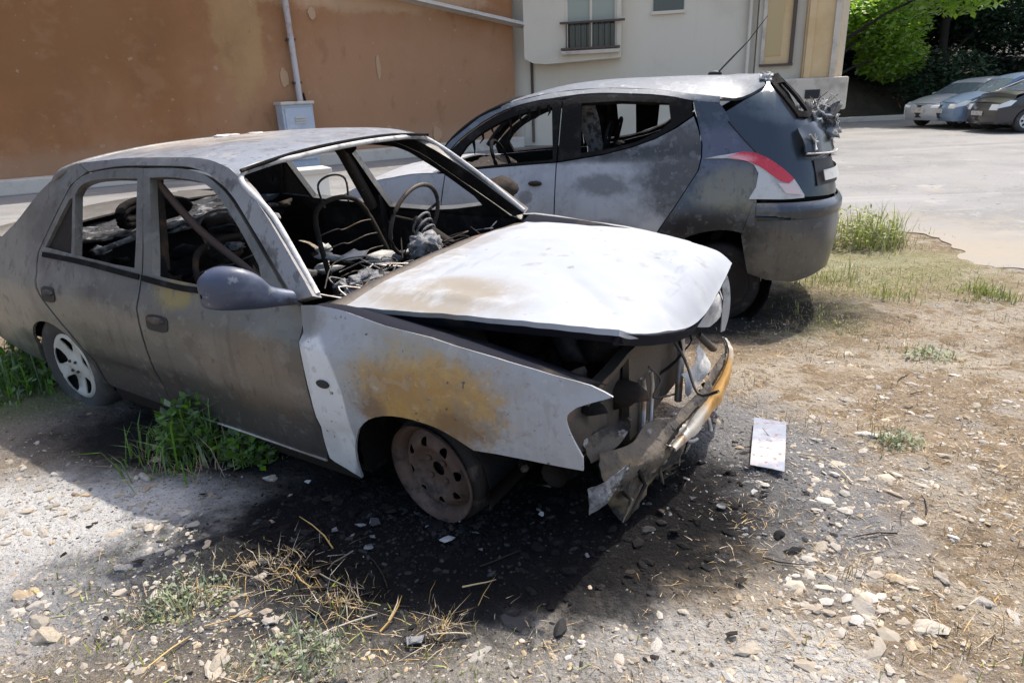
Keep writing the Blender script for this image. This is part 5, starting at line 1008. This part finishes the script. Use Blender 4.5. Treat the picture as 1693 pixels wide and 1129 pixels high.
def put_stone(x, y, s, sink=.25, white=None):
    m = rng.choice(rma if charred(x, y) and rng.random() < .8 else (rmw if (white if white is not None else rng.random() < .4) else rms))
    o = bpy.data.objects.new('stone', m); o.location = (x, y, gh(x, y)+s*.5*(.30-sink-rng.random()*.25)); o.scale = (s*rng.uniform(.8, 1.5), s*rng.uniform(.7, 1.1), s*rng.uniform(.6, 1.0)); o.rotation_euler = (rng.uniform(-.2, .2), rng.uniform(-.2, .2), rng.uniform(0, 6.28))
    col.objects.link(o); o.parent = ground
for px, py, s in [(65, 1030, .045), (70, 1050, .05), (205, 940, .04), (60, 1000, .04), (1190, 925, .032), (1530, 1045, .05), (1430, 1010, .045), (1625, 1000, .035), (1130, 1015, .022), (850, 1030, .04), (790, 1085, .035), (360, 1095, .04), (1360, 895, .035), (1260, 795, .03), (1320, 930, .025), (1370, 815, .03), (1340, 760, .028), (1430, 720, .05), (1510, 630, .035), (1400, 655, .03), (1490, 835, .03), (1555, 960, .035), (1450, 1080, .04), (520, 1010, .035), (450, 1030, .03), (240, 790, .035), (1070, 880, .03), (950, 905, .02), (1290, 880, .03)]:
    q = gpix(px, py, 0); put_stone(q.x, q.y, s, .2, True)
cnt = 29
while cnt < 292:
    y = 1.15+abs(rng.gauss(0, 1.1)); x = rng.uniform(-1.4, 1.6)*y*.78
    if y > 5 or (charred(x, y) and rng.random() < .5): continue
    if x < -.5 and y > 2.6: continue
    s = rng.choice([.012, .015, .018, .022, .028, .034])*(.8+.25*y*.5); put_stone(x, y, s); cnt += 1
def scatter(name, n, mat, label, cat, rngx, sizes, flat=1., cond=None, seed=1):
    r = random.Random(seed); V, F = [], []; base = []
    for k in range(5):
        bm = bmesh.new(); bmesh.ops.create_icosphere(bm, subdivisions=1, radius=1)
        base.append(([v.co*(.8+.4*nzv(v.co, 1.2, k*4.1)) for v in bm.verts], [[v.index for v in f.verts] for f in bm.faces])); bm.free()
    i = 0; guard = 0
    while i < n and guard < n*30:
        guard += 1; x, y = rngx(r)
        if cond and not cond(x, y, r): continue
        bv, bf = base[r.randrange(5)]; s = min(max(sizes)*1.2, min(sizes)*.85*(r.random()+.012)**-.5); rot = Matrix.Rotation(r.uniform(0, 6.28), 3, 'Z') @ Matrix.Rotation(r.uniform(-.4, .4), 3, 'X'); sc = Vector((1.4*s, s*r.uniform(.7, 1), s*flat)); k = len(V); c = Vector((x, y, gh(x, y)+s*flat*r.uniform(-.25, .25)))
        V += [c+rot @ Vector((v.x*sc.x, v.y*sc.y, v.z*sc.z)) for v in bv]; F += [[a+k for a in f] for f in bf]; i += 1
    return tag(mesh_obj(name, V, F, mat, None, smooth=False), label, cat, kind='stuff')
def near(r): y = 1.0+abs(r.gauss(0, 1.3)); return r.uniform(-1.5, 1.7)*y*.8, y
def tan_c(x, y, r): return y < 5.5 and not charred(x, y) and nzv((x, y, 0), 1.8)+r.random()*.8 > .1
scatter('gravel', 6500, STONE, 'loose tan gravel over the dirt', 'gravel', near, [.003, .005, .007, .010], .6, tan_c, 3)
scatter('gravel', 3000, STONEW, 'loose pale gravel over the dirt', 'gravel', near, [.003, .005, .008, .012, .022], .6, tan_c, 4)
def burn(r): a = r.uniform(0, 6.28); d = min(1.05, abs(r.gauss(0, .6))); return -.25+d*1.25*math.cos(a), 2.02+d*.68*math.sin(a)
scatter('ash_debris', 3000, ASHST, 'sooty crumbs and ash around the burnt sedan', 'ash', burn, [.003, .005, .008, .012], .5, lambda x, y, r: y > .9, 5)
def ashy(r): a = r.uniform(0, 6.28); d = abs(r.gauss(0, .8)); return .9+d*.5*math.cos(a), 2.3+d*.9*math.sin(a)
scatter('ash_debris', 1100, GREY_ASH, 'grey ash crumbs in front of the sedan bumper beam', 'ash', ashy, [.003, .006, .010], .5, lambda x, y, r: y > .9, 6)
scatter('char_clods', 1500, SOOT, 'lumpy black char and melted clods under the burnt sedan', 'char', lambda r: ((lambda a, d: (-.30+d*1.35*math.cos(a), 2.12+d*.78*math.sin(a)))(r.uniform(0, 6.28), min(1., abs(r.gauss(0, .65))))), [.006, .012, .022], .6, lambda x, y, r: ((x+.08)/.95)**2+((y-2.12)/.55)**2 < 1 and nzv((x, y, 2), 3.5)+r.random()*.5 > .05, 8)
def right_(r): y = 1.15+abs(r.gauss(0, 1.4)); return r.uniform(.55, 1.7)*y*.55+.25, y
scatter('rubble', 1500, STONEW, 'pale flat rubble over the right hand dirt', 'rubble', right_, [.006, .012, .026], .42, lambda x, y, r: y < 5.2 and not charred(x, y) and nzv((x, y, 7), 2.6)+r.random()*.45 > .12, 9)
scatter('rubble', 900, STONEW, 'pale rubble on the light ground at lower left', 'rubble', lambda r: (r.uniform(-1.9, -.5), r.uniform(1.25, 2.3)), [.005, .010, .022], .45, lambda x, y, r: not charred(x, y) and nzv((x, y, 7), 2.6)+r.random()*.45 > .1, 10)
r5 = random.Random(71); V, F = [], []
for k in range(70):
    if k < 46: y = r5.uniform(1.3, 4.4); x = r5.uniform(.45, 1.0)*y*.85+.2
    else: x = r5.uniform(-1.3, .4); y = r5.uniform(1.2, 1.75)
    if charred(x, y): continue
    blades(r5.randint(25, 80), x, y, r5.uniform(.03, .10), r5.uniform(.03, .09), r5.uniform(.04, .10), .003, r5, V, F, 1.1, .35)
tag(mesh_obj('dead_tufts', V, F, STRAW, None, smooth=False), 'small dead straw tufts rooted across the dirt', 'dry grass', kind='stuff')
# thin flakes, shards
rng = random.Random(33)
for k in range(64):
    if k < 46: x, y = burn(rng)
    else: x, y = ashy(rng)
    if y < 1.1 or y > 3.3: continue
    s = rng.uniform(.008, .028); n = rng.choice([4, 5, 6]); ph = rng.uniform(0, 6.28)
    V = []; zz = gh(x, y)+.008; el = rng.uniform(.35, 1)
    for dz in (0, .002):
        for i in range(n):
            a = ph+2*math.pi*i/n; rr = s*rng.uniform(.6, 1.2) if dz == 0 else None
            if dz == 0: V.append(Vector((x+rr*math.cos(a), y+rr*el*math.sin(a), zz+rng.uniform(0, .014))))
            else: V.append(V[i]+Vector((0, 0, .0025)))
    F = [list(reversed(range(n))), list(range(n, 2*n))]+[[i, (i+1) % n, n+(i+1) % n, n+i] for i in range(n)]
    o = mesh_obj('shard', V, F, rng.choice([GREY_ASH, GREY_ASH, SOOTB, SOOTB, WHITE_ASH, SOOT]), ground, smooth=False)
# twigs
for k in range(34):
    x, y = (rng.uniform(-1.1, .1), rng.uniform(1.3, 1.9)) if k < 18 else (rng.uniform(.6, 2.4), rng.uniform(1.6, 3.4)); a = rng.uniform(0, 6.28); l = rng.uniform(.06, .2)
    pts = [(x+l*t*math.cos(a+.3*t), y+l*t*math.sin(a+.3*t), gh(x+l*t*math.cos(a), y+l*t*math.sin(a))+.008+.02*t*(k % 3)) for t in (0, .35, .7, 1)]
    tube('twig', pts, [.0028, .0025, .002, .001], STRAW if k % 3 else SOOTB, ground, seg=5)
# fallen sheet on the ground
sh = [gpix(1240, 768, .012), gpix(1297, 780, .02), gpix(1300, 698, .03), gpix(1247, 690, .03)]
SHEET = M('pale_blue_metal_sheet', (.22, .24, .29), .6, .1, spec=.25, layers=[((.40, .36, .37), 'patch', (1.0, 2.37, 0), (.13, .08, 1), .5, 30, .4), ((.20, .09, .07), 'noise', 45, .58, .64, (1, 1, 1), .8), ((.30, .32, .36), 'noise', 8, .5, .7), ((.12, .12, .13), 'noise', 12, .6, .7)], bump=(30, .3, .004))
G = [[sh[0].lerp(sh[1], t) for t in (0, .33, .66, 1)], [sh[0].lerp(sh[3], .5).lerp(sh[1].lerp(sh[2], .5), t)+Vector((0, 0, .012)) for t in (0, .33, .66, 1)], [sh[3].lerp(sh[2], t) for t in (0, .33, .66, 1)]]
tag(loft('metal_sheet', G, SHEET, None, th=.003, ni=5, nj=5, wob=.006, ws=9), 'pale blue grey metal sheet lying on the ground in front of the sedan', 'metal sheet')
